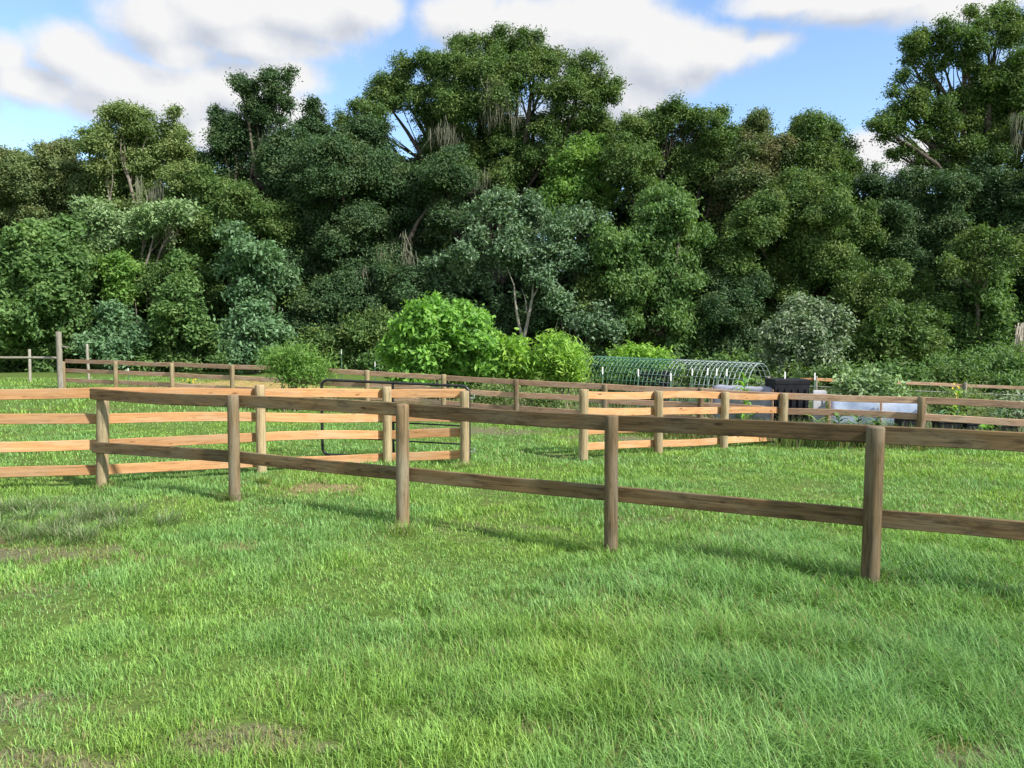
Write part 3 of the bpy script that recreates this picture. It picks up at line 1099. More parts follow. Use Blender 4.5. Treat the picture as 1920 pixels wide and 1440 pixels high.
tree('vine_covered_tree', 'tree draped in a cascade of green vines right of the middle', [(1230, 395, 40), (1268, 400, 42), (1200, 458, 52), (1270, 470, 55), (1305, 445, 30), (1228, 540, 55), (1292, 540, 42), (1270, 605, 42), (1290, 645, 34), (1180, 540, 45), (1145, 470, 45), (1160, 600, 45)],
     41.5, 'lf_mid', 1250, group=GT, droop=.9)
tree('oak_tree', 'rusty green tree crown under the right-hand sky gap', [(1420, 242, 26), (1400, 285, 45), (1448, 285, 42), (1470, 340, 50), (1400, 355, 58), (1370, 400, 45), (1425, 222, 12)],
     46.5, 'lf_rust', 1430, group=GT)
tree('oak_tree', 'round-headed green tree left of the right-hand sky gap', [(1515, 248, 28), (1550, 250, 28), (1500, 285, 45), (1568, 295, 36), (1588, 330, 28), (1540, 335, 58), (1500, 232, 14), (1575, 380, 40)],
     46, 'lf_live', 1540, group=GT)
tree('oak_tree', 'olive green tree filling the wood below the round-headed tree', [(1480, 380, 55), (1540, 390, 58), (1420, 430, 60), (1500, 468, 68), (1420, 520, 60), (1560, 480, 58), (1600, 430, 40), (1480, 555, 58), (1400, 600, 48), (1340, 560, 40), (1620, 500, 55), (1360, 490, 45)],
     43, 'lf_live', 1490, group=GT)
# ---- right
tree('live_oak', 'giant spreading oak with open branches at the right edge', [(1700, 90, 24), (1740, 98, 34), (1795, 75, 40), (1850, 55, 34), (1905, 65, 45), (1690, 152, 18), (1715, 195, 34), (1735, 165, 18), (1690, 222, 32), (1640, 240, 22), (1790, 195, 38), (1870, 150, 60), (1930, 150, 70), (1870, 230, 65), (1940, 260, 80), (1770, 245, 30), (1700, 280, 16), (1855, 300, 50), (1675, 290, 18), (2000, 120, 90), (1815, 125, 28), (1820, 25, 14), (1880, 25, 16), (1760, 290, 16), (2040, 240, 90), (1660, 222, 15), (1748, 212, 20), (1722, 250, 18), (1805, 235, 22), (1655, 258, 11), (1705, 120, 16), (1830, 90, 24), (1740, 300, 14), (1672, 175, 10), (1780, 305, 16), (1715, 305, 12), (1800, 330, 20), (1835, 160, 36), (1810, 275, 30), (1850, 200, 45), (1765, 115, 26), (1770, 200, 24), (1680, 250, 16), (1900, 200, 50)],
     45.5, 'lf_live', 1890, group=GT, trunk_r=.6, back=False, moss=[(1910, 220, 290, 40, 60)], fork=.62, core=.66)
tree('oak_tree', 'dark shaded tree below the giant oak on the right', [(1690, 372, 50), (1760, 370, 56), (1830, 378, 62), (1900, 385, 60), (1660, 430, 52), (1740, 450, 58), (1680, 520, 58), (1905, 470, 58), (1640, 345, 28), (1960, 500, 70), (1985, 400, 70), (1920, 560, 55), (1640, 590, 45), (1750, 530, 52), (1815, 565, 55), (1780, 620, 48), (1860, 620, 50)],
     43.5, 'lf_dark', 1740, group=GT)
tree('slender_tree', 'flat-crowned sapling on a thin straight trunk at the right', [(1800, 470, 30), (1840, 458, 36), (1880, 480, 32), (1775, 500, 22), (1850, 505, 28), (1815, 500, 22)],
     40, 'lf_live', 1848, 'grey_bark', group=GT, trunk_r=.10, fork=.75, back=False, dens=1100)

# understory in front of the big trunks
for (lab, lst, Y, mt, tx) in (
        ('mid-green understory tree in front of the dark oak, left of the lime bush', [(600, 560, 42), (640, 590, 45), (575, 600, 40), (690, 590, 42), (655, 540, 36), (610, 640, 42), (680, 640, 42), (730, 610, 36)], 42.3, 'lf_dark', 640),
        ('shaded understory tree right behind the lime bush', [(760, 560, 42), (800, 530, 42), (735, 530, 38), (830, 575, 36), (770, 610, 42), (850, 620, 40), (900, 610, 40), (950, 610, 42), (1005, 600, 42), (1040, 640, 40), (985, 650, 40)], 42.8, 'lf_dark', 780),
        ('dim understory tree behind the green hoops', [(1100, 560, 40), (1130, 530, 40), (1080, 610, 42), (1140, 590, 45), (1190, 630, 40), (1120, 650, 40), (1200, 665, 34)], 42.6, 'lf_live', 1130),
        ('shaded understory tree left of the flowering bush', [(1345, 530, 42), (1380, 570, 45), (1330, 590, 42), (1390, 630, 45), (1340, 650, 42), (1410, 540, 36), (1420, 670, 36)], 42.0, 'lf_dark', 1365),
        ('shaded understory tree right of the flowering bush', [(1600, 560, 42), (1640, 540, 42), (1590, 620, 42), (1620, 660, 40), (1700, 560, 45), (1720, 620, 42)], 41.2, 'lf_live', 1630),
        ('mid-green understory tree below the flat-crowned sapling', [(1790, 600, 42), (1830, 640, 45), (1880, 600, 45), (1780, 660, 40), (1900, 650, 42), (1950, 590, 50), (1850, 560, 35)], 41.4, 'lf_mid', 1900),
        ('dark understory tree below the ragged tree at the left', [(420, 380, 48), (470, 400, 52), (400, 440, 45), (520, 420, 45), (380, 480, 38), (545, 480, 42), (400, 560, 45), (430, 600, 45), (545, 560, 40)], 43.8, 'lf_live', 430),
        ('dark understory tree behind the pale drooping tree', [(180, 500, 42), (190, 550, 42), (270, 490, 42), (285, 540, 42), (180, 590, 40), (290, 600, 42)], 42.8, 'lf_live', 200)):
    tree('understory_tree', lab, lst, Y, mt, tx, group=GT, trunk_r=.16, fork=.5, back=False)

# pale forked trunks of the slender silvery tree
sl = [o for o in bpy.data.objects if o.get('label', '').startswith('slender silvery')][0]
mb = MB()
b0 = at(978, 690, 41.2)
for pts, r0 in (([(978, 690), (981, 640), (990, 600), (998, 560), (1000, 530), (1008, 500)], .13), ([(981, 640), (972, 605), (966, 565), (964, 535), (950, 500)], .10),
                ([(990, 600), (985, 560), (978, 540)], .05), ([(998, 560), (1012, 535), (1030, 505)], .05), ([(1030, 690), (1034, 650), (1046, 600), (1052, 570)], .06)):
    P = [at(x, y, 40.6 + random.uniform(-.1, .1)) for x, y in pts]
    mb.tube(P, [r0 * (1 - .82 * i / (len(P) - 1)) for i in range(len(P))], 8)
mb.build('limb', M['pale_bark'], sl, b0)

# dead frond clumps hanging at the foot of the wood on the right
for (px, py, h, lab) in ((1703, 628, 62, 'pale dry frond clump hanging low before the dark trees'), (1918, 610, 70, 'pale dry frond clump at the right edge of the wood')):
    mb = MB()
    V, F = [], []
    for _ in range(60):
        a = at(px + random.gauss(0, 7), py + random.uniform(-6, 20), 39.5)
        ln = h * 39.5 / FPX * random.uniform(.4, 1.1)
        sx, sy = random.uniform(-.35, .25), random.uniform(-.3, .3)
        w = random.uniform(.02, .045)
        o = len(V)
        V += [(a.x - w, a.y, a.z), (a.x + w, a.y, a.z), (a.x + sx * .5 + w, a.y + sy * .5, a.z - ln * .5), (a.x + sx * .5 - w, a.y + sy * .5, a.z - ln * .5), (a.x + sx, a.y + sy, a.z - ln)]
        F += [(o, o + 1, o + 2, o + 3), (o + 3, o + 2, o + 4)]
    mb.add(V, F)
    c0 = at(px, py, 39.5)
    mb.tube([c0 - Vector((0, -.2, c0.z - gz(c0.x, 39.7))), c0 + Vector((0, .2, .1))], .05, 7)
    o = mb.build('dry_frond_plant', M['dead_frond'], None, Vector((c0.x, c0.y, gz(c0.x, c0.y))))
    tag(o, lab, 'plant', 'dry frond clumps')

# the wood behind, too deep to tell its trees apart
wb = []
for px in range(-760, 2740, 66):
    top = np.interp(px, [-760, 0, 200, 400, 600, 800, 1000, 1200, 1400, 1560, 1620, 1700, 1920, 2700], [340, 400, 350, 360, 330, 330, 330, 320, 330, 390, 420, 400, 350, 350])
    py = top + 30
    while py < 715:
        Y = random.uniform(53, 58)
        q = at(px + random.uniform(-25, 25), py + random.uniform(-12, 12), Y)
        wb.append((q.x, q.y, q.z, random.uniform(1.9, 2.6)))
        py += 72
for px, py in ((975, 560), (965, 600), (990, 530), (940, 575), (1005, 580), (960, 545), (1060, 560), (880, 600), (920, 620)):
    q = at(px, py, random.uniform(50, 53))
    wb.append((q.x, q.y, q.z, 1.9))
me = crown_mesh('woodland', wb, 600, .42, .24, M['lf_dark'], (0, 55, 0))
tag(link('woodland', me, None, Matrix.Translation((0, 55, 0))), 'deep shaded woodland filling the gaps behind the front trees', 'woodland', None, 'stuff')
ub = []
for px in range(-600, 2600, 23):
    Y = random.uniform(42.5, 49.5)
    py = random.uniform(585, 668)
    q = at(px + random.uniform(-20, 20), py, Y)
    ub.append((q.x, q.y, q.z, random.uniform(.8, 1.35)))
for px in range(-600, 2600, 30):
    q = at(px + random.uniform(-10, 10), random.uniform(672, 690), random.uniform(39.5, 42))
    ub.append((q.x, q.y, q.z, random.uniform(.5, .85)))
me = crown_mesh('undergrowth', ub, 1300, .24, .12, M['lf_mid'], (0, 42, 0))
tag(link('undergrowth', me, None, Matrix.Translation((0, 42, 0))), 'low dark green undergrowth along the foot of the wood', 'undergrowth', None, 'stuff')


def bush(name, label, lst, Y, mat, leaf, dens=1500, stems=5, group=None, stem_mat='grey_bark', **kw):
    reseed(label)
    blobs = px_blobs(lst, Y, .7, kw.pop('back', True))
    cx = sum(b[0] for b in blobs) / len(blobs)
    base = Vector((cx, Y, gz(cx, Y)))
    t = thing(name, base, label, 'bush', group)
    mb = MB()
    for k, (x, y, z, r) in enumerate(blobs):
        for _ in range(max(1, stems // 3)):
            a = base + Vector((random.uniform(-.25, .25), random.uniform(-.2, .2), -.1))
            pts, rad = limb(a, (x + random.uniform(-.4, .4) * r, y, z + random.uniform(0, .5) * r), .035, .012, 5, .1, .12)
            mb.tube(pts, rad, 6, False)
    mb.build('stem', M[stem_mat], t, base)
    link('foliage', crown_mesh('foliage', blobs, dens, leaf[0], leaf[1], M[mat], base, **kw), t, Matrix.Translation(base))
    return t


GB = 'bushes before the wood'
bush('shrub', 'round grey-green shrub at the foot of the wood, far left', [(220, 608, 40), (200, 640, 38), (245, 640, 34), (215, 670, 34)], 39, 'lf_shrub', (.22, .12), 1900, group=GB)
bush('shrub', 'round bluish green shrub standing alone before the dark oak', [(475, 608, 38), (450, 635, 33), (505, 635, 33), (475, 655, 38), (470, 585, 18)], 37, 'lf_shrub', (.22, .12), 1900, group=GB)
bush('shrub', 'tall mid-green column of growth between the two round shrubs', [(340, 500, 28), (338, 545, 42), (350, 605, 52), (318, 650, 42), (395, 640, 38)], 40.5, 'lf_mid', (.24, .12), 1500, group=GB)
bush('shrub', 'small yellow-green sapling left of the column of growth', [(232, 515, 30), (240, 555, 32), (225, 490, 18)], 40.8, 'lf_bright', (.22, .12), 1500, group=GB)
bush('shrub', 'leafy pale green sapling above the round bluish shrub', [(475, 478, 34), (448, 500, 33), (502, 510, 34), (480, 545, 40), (440, 440, 22)], 40.6, 'lf_shrub', (.24, .13), 1500, group=GB)
bush('shrub', 'low dark tangled shrubs left of the big lime bush', [(590, 640, 34), (640, 645, 36), (690, 640, 36), (665, 615, 30), (700, 605, 30)], 40, 'lf_live', (.2, .1), 1300, group=GB)
bush('shrub', 'thin pale-leaved shrub right of the forked pale trunk', [(1060, 590, 26), (1090, 610, 30), (1130, 600, 30), (1150, 625, 26), (1050, 560, 20)], 40.2, 'lf_silver', (.2, .11), 1200, group=GB)
bush('flowering_bush', 'grey-green bush with faded pale blooms behind the garden', [(1520, 588, 32), (1480, 608, 34), (1552, 598, 30), (1450, 642, 38), (1510, 648, 50), (1558, 640, 32), (1530, 690, 42), (1465, 690, 34), (1500, 575, 18)], 33, 'lf_bloom', (.17, .10), 1900, group=GB)
bush('shrub', 'dark bushy shrub right of the flowering bush', [(1650, 620, 36), (1690, 600, 36), (1720, 640, 40), (1660, 665, 36), (1610, 660, 30)], 39.5, 'lf_live', (.22, .11), 1500, group=GB)
bush('shrub', 'low ragged shrub at the right edge behind the thin fence', [(1800, 690, 30), (1850, 680, 34), (1900, 690, 32), (1760, 695, 22), (1940, 680, 40)], 33, 'lf_mid', (.18, .08), 1300, group=GB)
bush('large_bush', 'large lime-green bush with big layered leaves in the middle', [(820, 602, 46), (778, 622, 44), (868, 615, 44), (752, 655, 36), (830, 655, 58), (893, 648, 40), (785, 690, 42), (870, 690, 45), (920, 684, 26), (822, 582, 24)], 24.5, 'lf_lime', (.20, .11), 3600, group=GB, up=.6, leaf_per=6, sprayr=.14, droop=.6)
bush('shrub', 'yellow-green shrub squeezed between the big bush and the round spiky one', [(962, 655, 17), (958, 682, 22), (975, 692, 19), (945, 698, 16)], 24.2, 'lf_yellow', (.22, .10), 2600, group=GB, up=.6, droop=.6)
bush('shrub', 'round spiky yellow-green bush left of the green hoop frame', [(1045, 672, 34), (1018, 688, 25), (1078, 688, 24), (1045, 700, 36), (1040, 650, 18)], 24.0, 'lf_yellow', (.24, .06), 3000, group=GB, up=1.0, droop=-.5)
bush('shrub', 'loose pale green bush at the brown fence on the left', [(555, 680, 26), (528, 690, 22), (585, 690, 22), (555, 700, 26), (515, 672, 12), (545, 665, 14)], 21.3, 'lf_bright', (.15, .035), 3600, group=GB, up=.9, droop=-.3)
bush('shrub', 'low light green shrub behind the green hoop frame', [(1180, 668, 15), (1210, 668, 16), (1235, 674, 14), (1160, 676, 14)], 29.5, 'lf_yellow', (.18, .09), 2500, group=GB)
bush('vine_plant', 'pale sprawling vine over the thin fence on the right', [(1600, 728, 17), (1625, 715, 18), (1650, 730, 18), (1670, 740, 14), (1615, 740, 16)], 20, 'lf_vine', (.13, .08), 3000, group=GB)


bush('shrub', 'dark low shrub filling the hoop frame at its green end', [(1140, 712, 16), (1180, 712, 17), (1220, 714, 16), (1160, 704, 12)], 24.6, 'lf_mid', (.15, .08), 2200, group=GB, back=False)
bush('shrub', 'dark low shrub growing in the grey end of the hoop frame', [(1290, 712, 15), (1330, 712, 16), (1365, 714, 15), (1395, 716, 14)], 22.6, 'lf_live', (.15, .08), 2200, group=GB, back=False)
bush('shrub', 'low weedy shrub behind the black bin under the flowering bush', [(1480, 706, 22), (1530, 708, 24), (1575, 706, 22)], 28, 'lf_live', (.16, .08), 1800, group=GB, back=False)
bush('shrub', 'dark low shrub behind the pale sprawling vine', [(1620, 708, 24), (1665, 704, 24), (1710, 708, 24)], 29, 'lf_mid', (.18, .08), 1700, group=GB, back=False)
bush('shrub', 'weedy shrub behind the yellow-flowered plant', [(1755, 715, 22), (1795, 712, 24), (1840, 716, 22)], 27, 'lf_live', (.17, .08), 1700, group=GB, back=False)
bush('shrub', 'weedy shrub behind the thin fence at the right edge', [(1880, 722, 22), (1925, 722, 24), (1975, 724, 26)], 26.5, 'lf_mid', (.17, .08), 1700, group=GB, back=False)
bush('shrub', 'ragged pale weed clump between the planters and the thin fence', [(1790, 756, 16), (1825, 758, 16), (1765, 762, 13)], 19.5, 'lf_pale', (.12, .05), 2400, group=GB, back=False)
bush('shrub', 'ragged weed clump at the right edge behind the brown fence', [(1890, 765, 16), (1925, 768, 18), (1960, 770, 16)], 18.3, 'lf_bloom', (.12, .05), 2400, group=GB, back=False)


def leafy(name, label, px, py_base, py_top, Y, n, mat, wid, splay, flowers=0, group='garden plants'):
    """upright plant of strap leaves"""
    x = xat(px, Y); zb = gz(x, Y)
    h = max(.15, at(px, py_top, Y).z - zb)
    base = Vector((x, Y, zb))
    t = thing(name, base, label, 'plant', group)
    mb = MB()
    mb.tube([base - Vector((0, 0, .05)), base + Vector((.01, 0, h * .5)), base + Vector((.0, .01, h * .9))], [.018, .014, .006], 6)
    mb.build('stem', M['stake'], t, base)
    V, F = [], []
    for k in range(n):
        a = random.uniform(0, 6.283)
        z0 = zb + h * random.uniform(.05, .85)
        L_ = h * splay * random.uniform(.5, 1.0)
        dx, dy = math.cos(a), math.sin(a)
        o = len(V)
        for q, tt in enumerate((0, .3, .65, 1)):
            ww = wid * (.5, 1, .8, 0.02)[q] * .5
            rz = L_ * (tt * .9 - tt * tt * .75)
            c = Vector((x + dx * L_ * tt * .8, Y + dy * L_ * tt * .8, z0 + rz))
            V += [c + Vector((-dy, dx, 0)) * ww, c - Vector((-dy, dx, 0)) * ww]
        for q in range(3):
            F.append((o + 2 * q, o + 2 * q + 1, o + 2 * q + 3, o + 2 * q + 2))
    mm = MB(); mm.add(V, F, True)
    mm.build('leaves', M[mat], t, base)
    if flowers:
        for k in range(flowers):
            mf = MB()
            c = Vector((x + random.gauss(0, .14), Y + random.gauss(0, .1), zb + h * random.uniform(.7, 1.05)))
            for q in range(6):
                a = q * math.pi / 3
                p1 = c + Vector((math.cos(a) * .035, -.01, math.sin(a) * .035))
                p2 = c + Vector((math.cos(a + .5) * .035, -.01, math.sin(a + .5) * .035))
                mf.add([c, p1, p2 + Vector((0, -.01, 0))], [(0, 1, 2)])
            mf.build('flower', M['petal'], t, base)


leafy('corn_plant', 'bright green corn-like plant right of the pale hoops', 1397, 760, 694, 19.5, 34, 'lf_lime', .07, .55)
leafy('leafy_plant', 'dark broad-leaved plant below the pale blue sheet', 1575, 815, 775, 15.9, 26, 'lf_mid', .08, .8)
leafy('leafy_plant', 'broad-leaved plant with upright bluish leaves before the pale blue sheet', 1612, 815, 772, 15.8, 26, 'lf_shrub', .08, .8)
leafy('leafy_plant', 'broad-leaved plant at the right end of the pale blue sheet', 1646, 818, 776, 15.7, 24, 'lf_shrub', .08, .8)
leafy('leafy_plant', 'yellow-green plant at the foot of the corner fence post', 1535, 810, 778, 16.0, 28, 'lf_yellow', .05, .8)
leafy('flowering_plant', 'yellow-flowered plant by the thin fence on the right', 1798, 790, 722, 18.5, 30, 'lf_yellow', .05, .5, 8)
leafy('leafy_plant', 'lime plant among the black planters at the right', 1850, 815, 790, 15.6, 30, 'lf_lime', .06, .9)
leafy('flowering_plant', 'low yellow flower clump on the bare ochre soil at the left', 357, 730, 712, 25.8, 24, 'lf_yellow', .06, .9, 10)
leafy('leafy_plant', 'grey-leaved plant beside the brown fence post at the right', 1880, 800, 760, 17.2, 30, 'lf_vine', .06, .8)
leafy('leafy_plant', 'small plant near the last planter at the right', 1765, 812, 765, 17.5, 26, 'lf_shrub', .07, .6)

# rough weeds along the brown fence and in the garden
pts = []
for k in range(520):
    px = random.uniform(850, 2000)
    if px > 1450 and random.random() < .6:
        px = random.uniform(1450, 2050)
    if random.random() < .5:
        Y = DL(px) + random.uniform(-.4, .7)
    else:
        Y = DL(px) + random.uniform(.5, 5)
    pts.append((xat(px, Y), Y))
for k in range(60):
    px = random.uniform(130, 880)
    Y = DL(px) + random.uniform(-.5, 3.5)
    pts.append((xat(px, Y), Y))
tall = []
for k in range(620):
    px = random.uniform(1455, 2100)
    Y = random.choice((random.uniform(15.6, 17.4), random.uniform(17.5, 32), random.uniform(20, 33)))
    if 17.1 < Y < 19.4 and px < 1760:
        continue
    tall.append((xat(px, Y), Y))
for k in range(160):
    px = random.uniform(890, 1480)
    Y = max(DL(px) + .4, random.uniform(19, 33))
    tall.append((xat(px, Y), Y))
for k in range(70):
    px = random.uniform(1480, 1760)
    tall.append((xat(px, 15.9), random.uniform(15.8, 16.9)))
weeds = [tufts(tall, 40, .16, .62, .022, [(.09, .16, .05), (.13, .20, .07), (.20, .25, .12), (.07, .13, .045), (.30, .30, .18)], .20, (.2, .9), 2),
         tufts(pts, 44, .10, .40, .016, [(.16, .21, .075), (.22, .24, .11), (.30, .25, .15), (.12, .19, .05), (.26, .30, .14)], .17, (.2, 1.0), 2)]
make_grass_object('weeds', 'rough pale weeds along the faded brown fence and in the garden', 'weeds', weeds)
# ragged climbing weeds seen through the brown fence
bush('shrub', 'sparse weedy shrub climbing the brown fence beside the gate', [(900, 745, 18), (925, 755, 18), (945, 738, 14), (890, 765, 14), (1010, 748, 14), (1040, 752, 12)], 20.6, 'lf_pale', (.10, .045), 1900, group=GB)

# ------------------------------------------------------------------ garden structures
A_, B_ = at(1118, 668, 25.5), at(1425, 681, 21.8)
A_.z = gz(A_.x, A_.y); B_.z = gz(B_.x, B_.y)
ax = (B_ - A_); LEN = ax.length; axn = Vector((ax.x, ax.y, 0)).normalized(); pn = Vector((-axn.y, axn.x, 0))
hoop = thing('hoop_frame', (A_ + B_) / 2, 'long low tunnel of bent wire hoops, half green and half grey', 'garden frame')
HW = .95
za, zb_ = at(1118, 668, 25.5).z, at(1425, 681, 21.8).z


def hoop_pt(t, ang):
    c = A_ + ax * t
    ht = (za + (zb_ - za) * t) - c.z
    return c + pn * (math.cos(ang) * HW) + Vector((0, 0, .45 * ht * min(1, max(0, math.sin(ang) * 9)) + .55 * ht * max(0, math.sin(ang))))


NH = 40
for k in range(NH):
    t_ = k / (NH - 1)
    mb = MB()
    p = []
    c = A_ + ax * t_
    ht = (za + (zb_ - za) * t_) - c.z
    p.append(c + pn * HW)
    for q in range(13):
        a = math.pi * q / 12
        p.append(c + pn * (math.cos(a) * HW) + Vector((0, 0, ht * .42 + ht * .58 * math.sin(a))))
    p.append(c - pn * HW)
    mb.tube(p, .013, 6)
    mb.build('hoop', M['green_wire'] if t_ < .52 else M['white_wire'], hoop)
for q in range(0, 13):
    a = math.pi * q / 12
    for seg, mt in (((0, .52), 'green_wire'), ((.52, 1), 'white_wire')):
        P = []
        for t_ in seg:
            c = A_ + ax * t_
            ht = (za + (zb_ - za) * t_) - c.z
            P.append(c + pn * (math.cos(a) * (HW + .012)) + Vector((0, 0, ht * .42 + ht * .58 * math.sin(a) + .012)))
        mb = MB(); mb.tube(P, .010, 5); mb.build('stringer', M[mt], hoop)
for s in (1, -1):
    for f in (.12, .27):
        for seg, mt in (((0, .52), 'green_wire'), ((.52, 1), 'white_wire')):
            P = [A_ + ax * t_ + pn * s * (HW + .012) + Vector((0, 0, 1.5 * f)) for t_ in seg]
            mb = MB(); mb.tube(P, .008, 5); mb.build('stringer', M[mt], hoop)


def stake(px, py_top, Y, label, h=None):
    q = at(px, py_top, Y)
    zb = gz(q.x, q.y)
    t = thing('garden_stake', (q.x, q.y, zb), label, 'stake', 'white-tipped garden stakes')
    mb = MB(); lx = random.uniform(-.03, .03)
    w = .035
    mb.box((q.x, q.y, (zb + q.z - .2) / 2 - .08), (w, .008, q.z - .2 - zb + .16))
    mb.box((q.x, q.y + .0195, (zb + q.z - .2) / 2 - .08), (.008, .03, q.z - .2 - zb + .158))
    mb.build('shaft', M['stake'], t)
    mb = MB()
    mb.box((q.x, q.y, q.z - .1), (w, .010, .2), 0, .003)
    mb.box((q.x, q.y + .0195, q.z - .1), (.009, .028, .198))
    mb.build('tip', M['stake_tip'], t)


for px, py, Y, lab in ((1130, 688, 20.3, 'white-tipped stake at the green left end of the hoop frame'), (1197, 692, 20.0, 'second white-tipped stake before the green hoops'),
                       (1258, 700, 19.6, 'white-tipped stake where the hoops change from green to grey'), (1298, 691, 21, 'white-tipped stake before the first grey hoops'),
                       (1327, 690, 21, 'white-tipped stake mid-way along the grey hoops'), (1344, 691, 20.8, 'white-tipped stake close to its twin mid-way along the grey hoops'), (1363, 692, 20.6, 'white-tipped stake left of the corn-like plant'),
                       (1472, 697, 19.8, 'white-tipped stake behind the black bin'), (1528, 699, 20.2, 'white-tipped stake right of the black bin under the flowering bush'),
                       (640, 655, 33, 'white-tipped stake before the wood left of the lime bush'), (703, 678, 30, 'short white-tipped stake left of the lime bush'), (240, 690, 29, 'short white-tipped stake behind the brown fence at the left')):
    stake(px, py, Y, lab)

# long covered bed under the grey hoops
def sheet_bed(name, label, pxa, pxb, Ya, Yb, py_top, dep, mat, folds=.03, cat='garden bed'):
    a, b = at(pxa, py_top, Ya), at(pxb, py_top + (0 if not isinstance(py_top, tuple) else 0), Yb)
    L_ = math.hypot(b.x - a.x, b.y - a.y)
    d = Vector((b.x - a.x, b.y - a.y, 0)).normalized()
    n = Vector((-d.y, d.x, 0))
    zt = (a.z + b.z) / 2
    zb = min(gz(a.x, a.y), gz(b.x, b.y)) - .02
    t = thing(name, (a.x, a.y, zb), label, cat)
    mb = MB()
    prof = [(-.02, 0), (-.012, .5), (0, .93), (.03, 1.0), (.4 * dep, 1.03), (dep - .03, 1.0), (dep, .93), (dep + .015, .5), (dep + .02, 0)]
    ns = max(8, int(L_ / .12))
    V = []
    for i in range(ns + 1):
        t_ = i / ns
        for (u, v) in prof:
            j = random.gauss(0, folds * .35) if 0 < v < 1.02 else 0
            V.append(Vector((a.x, a.y, 0)) + d * L_ * t_ + n * (u + j) + Vector((0, 0, zb + (zt - zb) * v + random.gauss(0, folds * .25) * (v > .8))))
    F = []
    k = len(prof)
    for i in range(ns):
        for j in range(k - 1):
            F.append((i * k + j, (i + 1) * k + j, (i + 1) * k + j + 1, i * k + j + 1))
    F.append(tuple(range(k))); F.append(tuple(range(ns * k + k - 1, ns * k - 1, -1)))
    mb.add(V, F, True)
    mb.build('cover_sheet', mat, t)
    mb = MB()
    for t_ in (.0, .55, 1.0):
        q = Vector((a.x, a.y, 0)) + d * L_ * t_ - n * .05
        mb.box((q.x, q.y, (zb + zt) / 2 - .03), (.05, .05, zt - zb + .02), math.atan2(d.y, d.x), .004)
    mb.build('frame', M['far_rail'], t)


sheet_bed('covered_bed', 'long garden bed covered by a pale blue sheet behind the brown fence', 1556, 1735, 18.2, 17.3, 752, 1.0, M['blue_tarp'])
sheet_bed('covered_bed', 'low bed under a lavender-grey sheet below the grey hoops', 1335, 1450, 20.2, 19.4, 727, .8, M['grey_tarp'], .04)

# black bin
def bin_box(label, pxa, pxb, Y, py_top, dep):
    a, b = at(pxa, py_top, Y), at(pxb, py_top, Y)
    zb = gz(a.x, Y)
    t = thing('storage_bin', ((a.x + b.x) / 2, Y + dep / 2, zb), label, 'bin')
    cx, w, h = (a.x + b.x) / 2, b.x - a.x, a.z - zb
    mb = MB()
    # tapered body with ribs
    for f0, f1, s0, s1 in ((0, .9, .90, .97),):
        V = []
        for f, s in ((f0, s0), (f1, s1)):
            for sx, sy in ((-1, -1), (1, -1), (1, 1), (-1, 1)):
                V.append((cx + sx * w / 2 * s, Y + dep / 2 + sy * dep / 2 * s, zb + h * f - (.04 if f == 0 else 0)))
        mb.add(V, [(3, 2, 1, 0), (4, 5, 6, 7), (0, 1, 5, 4), (1, 2, 6, 5), (2, 3, 7, 6), (3, 0, 4, 7)])
    for k in range(5):
        x = cx + w * (-.38 + .19 * k)
        mb.box((x, Y + .008, zb + h * .45), (.03, .05, h * .7))
    mb.build('body', M['black_plastic'], t)
    mb = MB()
    mb.box((cx, Y + dep / 2, zb + h * .95), (w, dep, h * .10), 0, .015)
    mb.build('lid', M['black_plastic'], t)


bin_box('large black storage bin right of the hoop frame, behind the corner of the fences', 1453, 1520, 19.3, 712, .8)
bin_box('dark blue-black bin standing inside the hoop frame', 1200, 1258, 24.0, 697, .5)

# white board by the bin
a, b = at(1522, 731, 18.6), at(1550, 731, 18.4)
mb = MB()
mb.box(((a.x + b.x) / 2, 18.5, (a.z + gz(a.x, 18.5)) / 2), (b.x - a.x, .05, a.z - gz(a.x, 18.5)), 0, .006)
mb.box(((a.x + b.x) / 2, 18.46, a.z - .06), (b.x - a.x + .04, .03, .08), 0, .004)
mb.box((b.x - .03, 18.46, (a.z + gz(a.x, 18.5)) / 2 - .06), (.06, .03, a.z - gz(a.x, 18.5) - .14), 0, .004)
o = mb.build('panel', M['white_vinyl'], None, Vector(((a.x + b.x) / 2, 18.5, gz(a.x, 18.5))))
o.name = 'white_signboard'
tag(o, 'small whitish upright board between the black bin and the pale blue sheet', 'board')

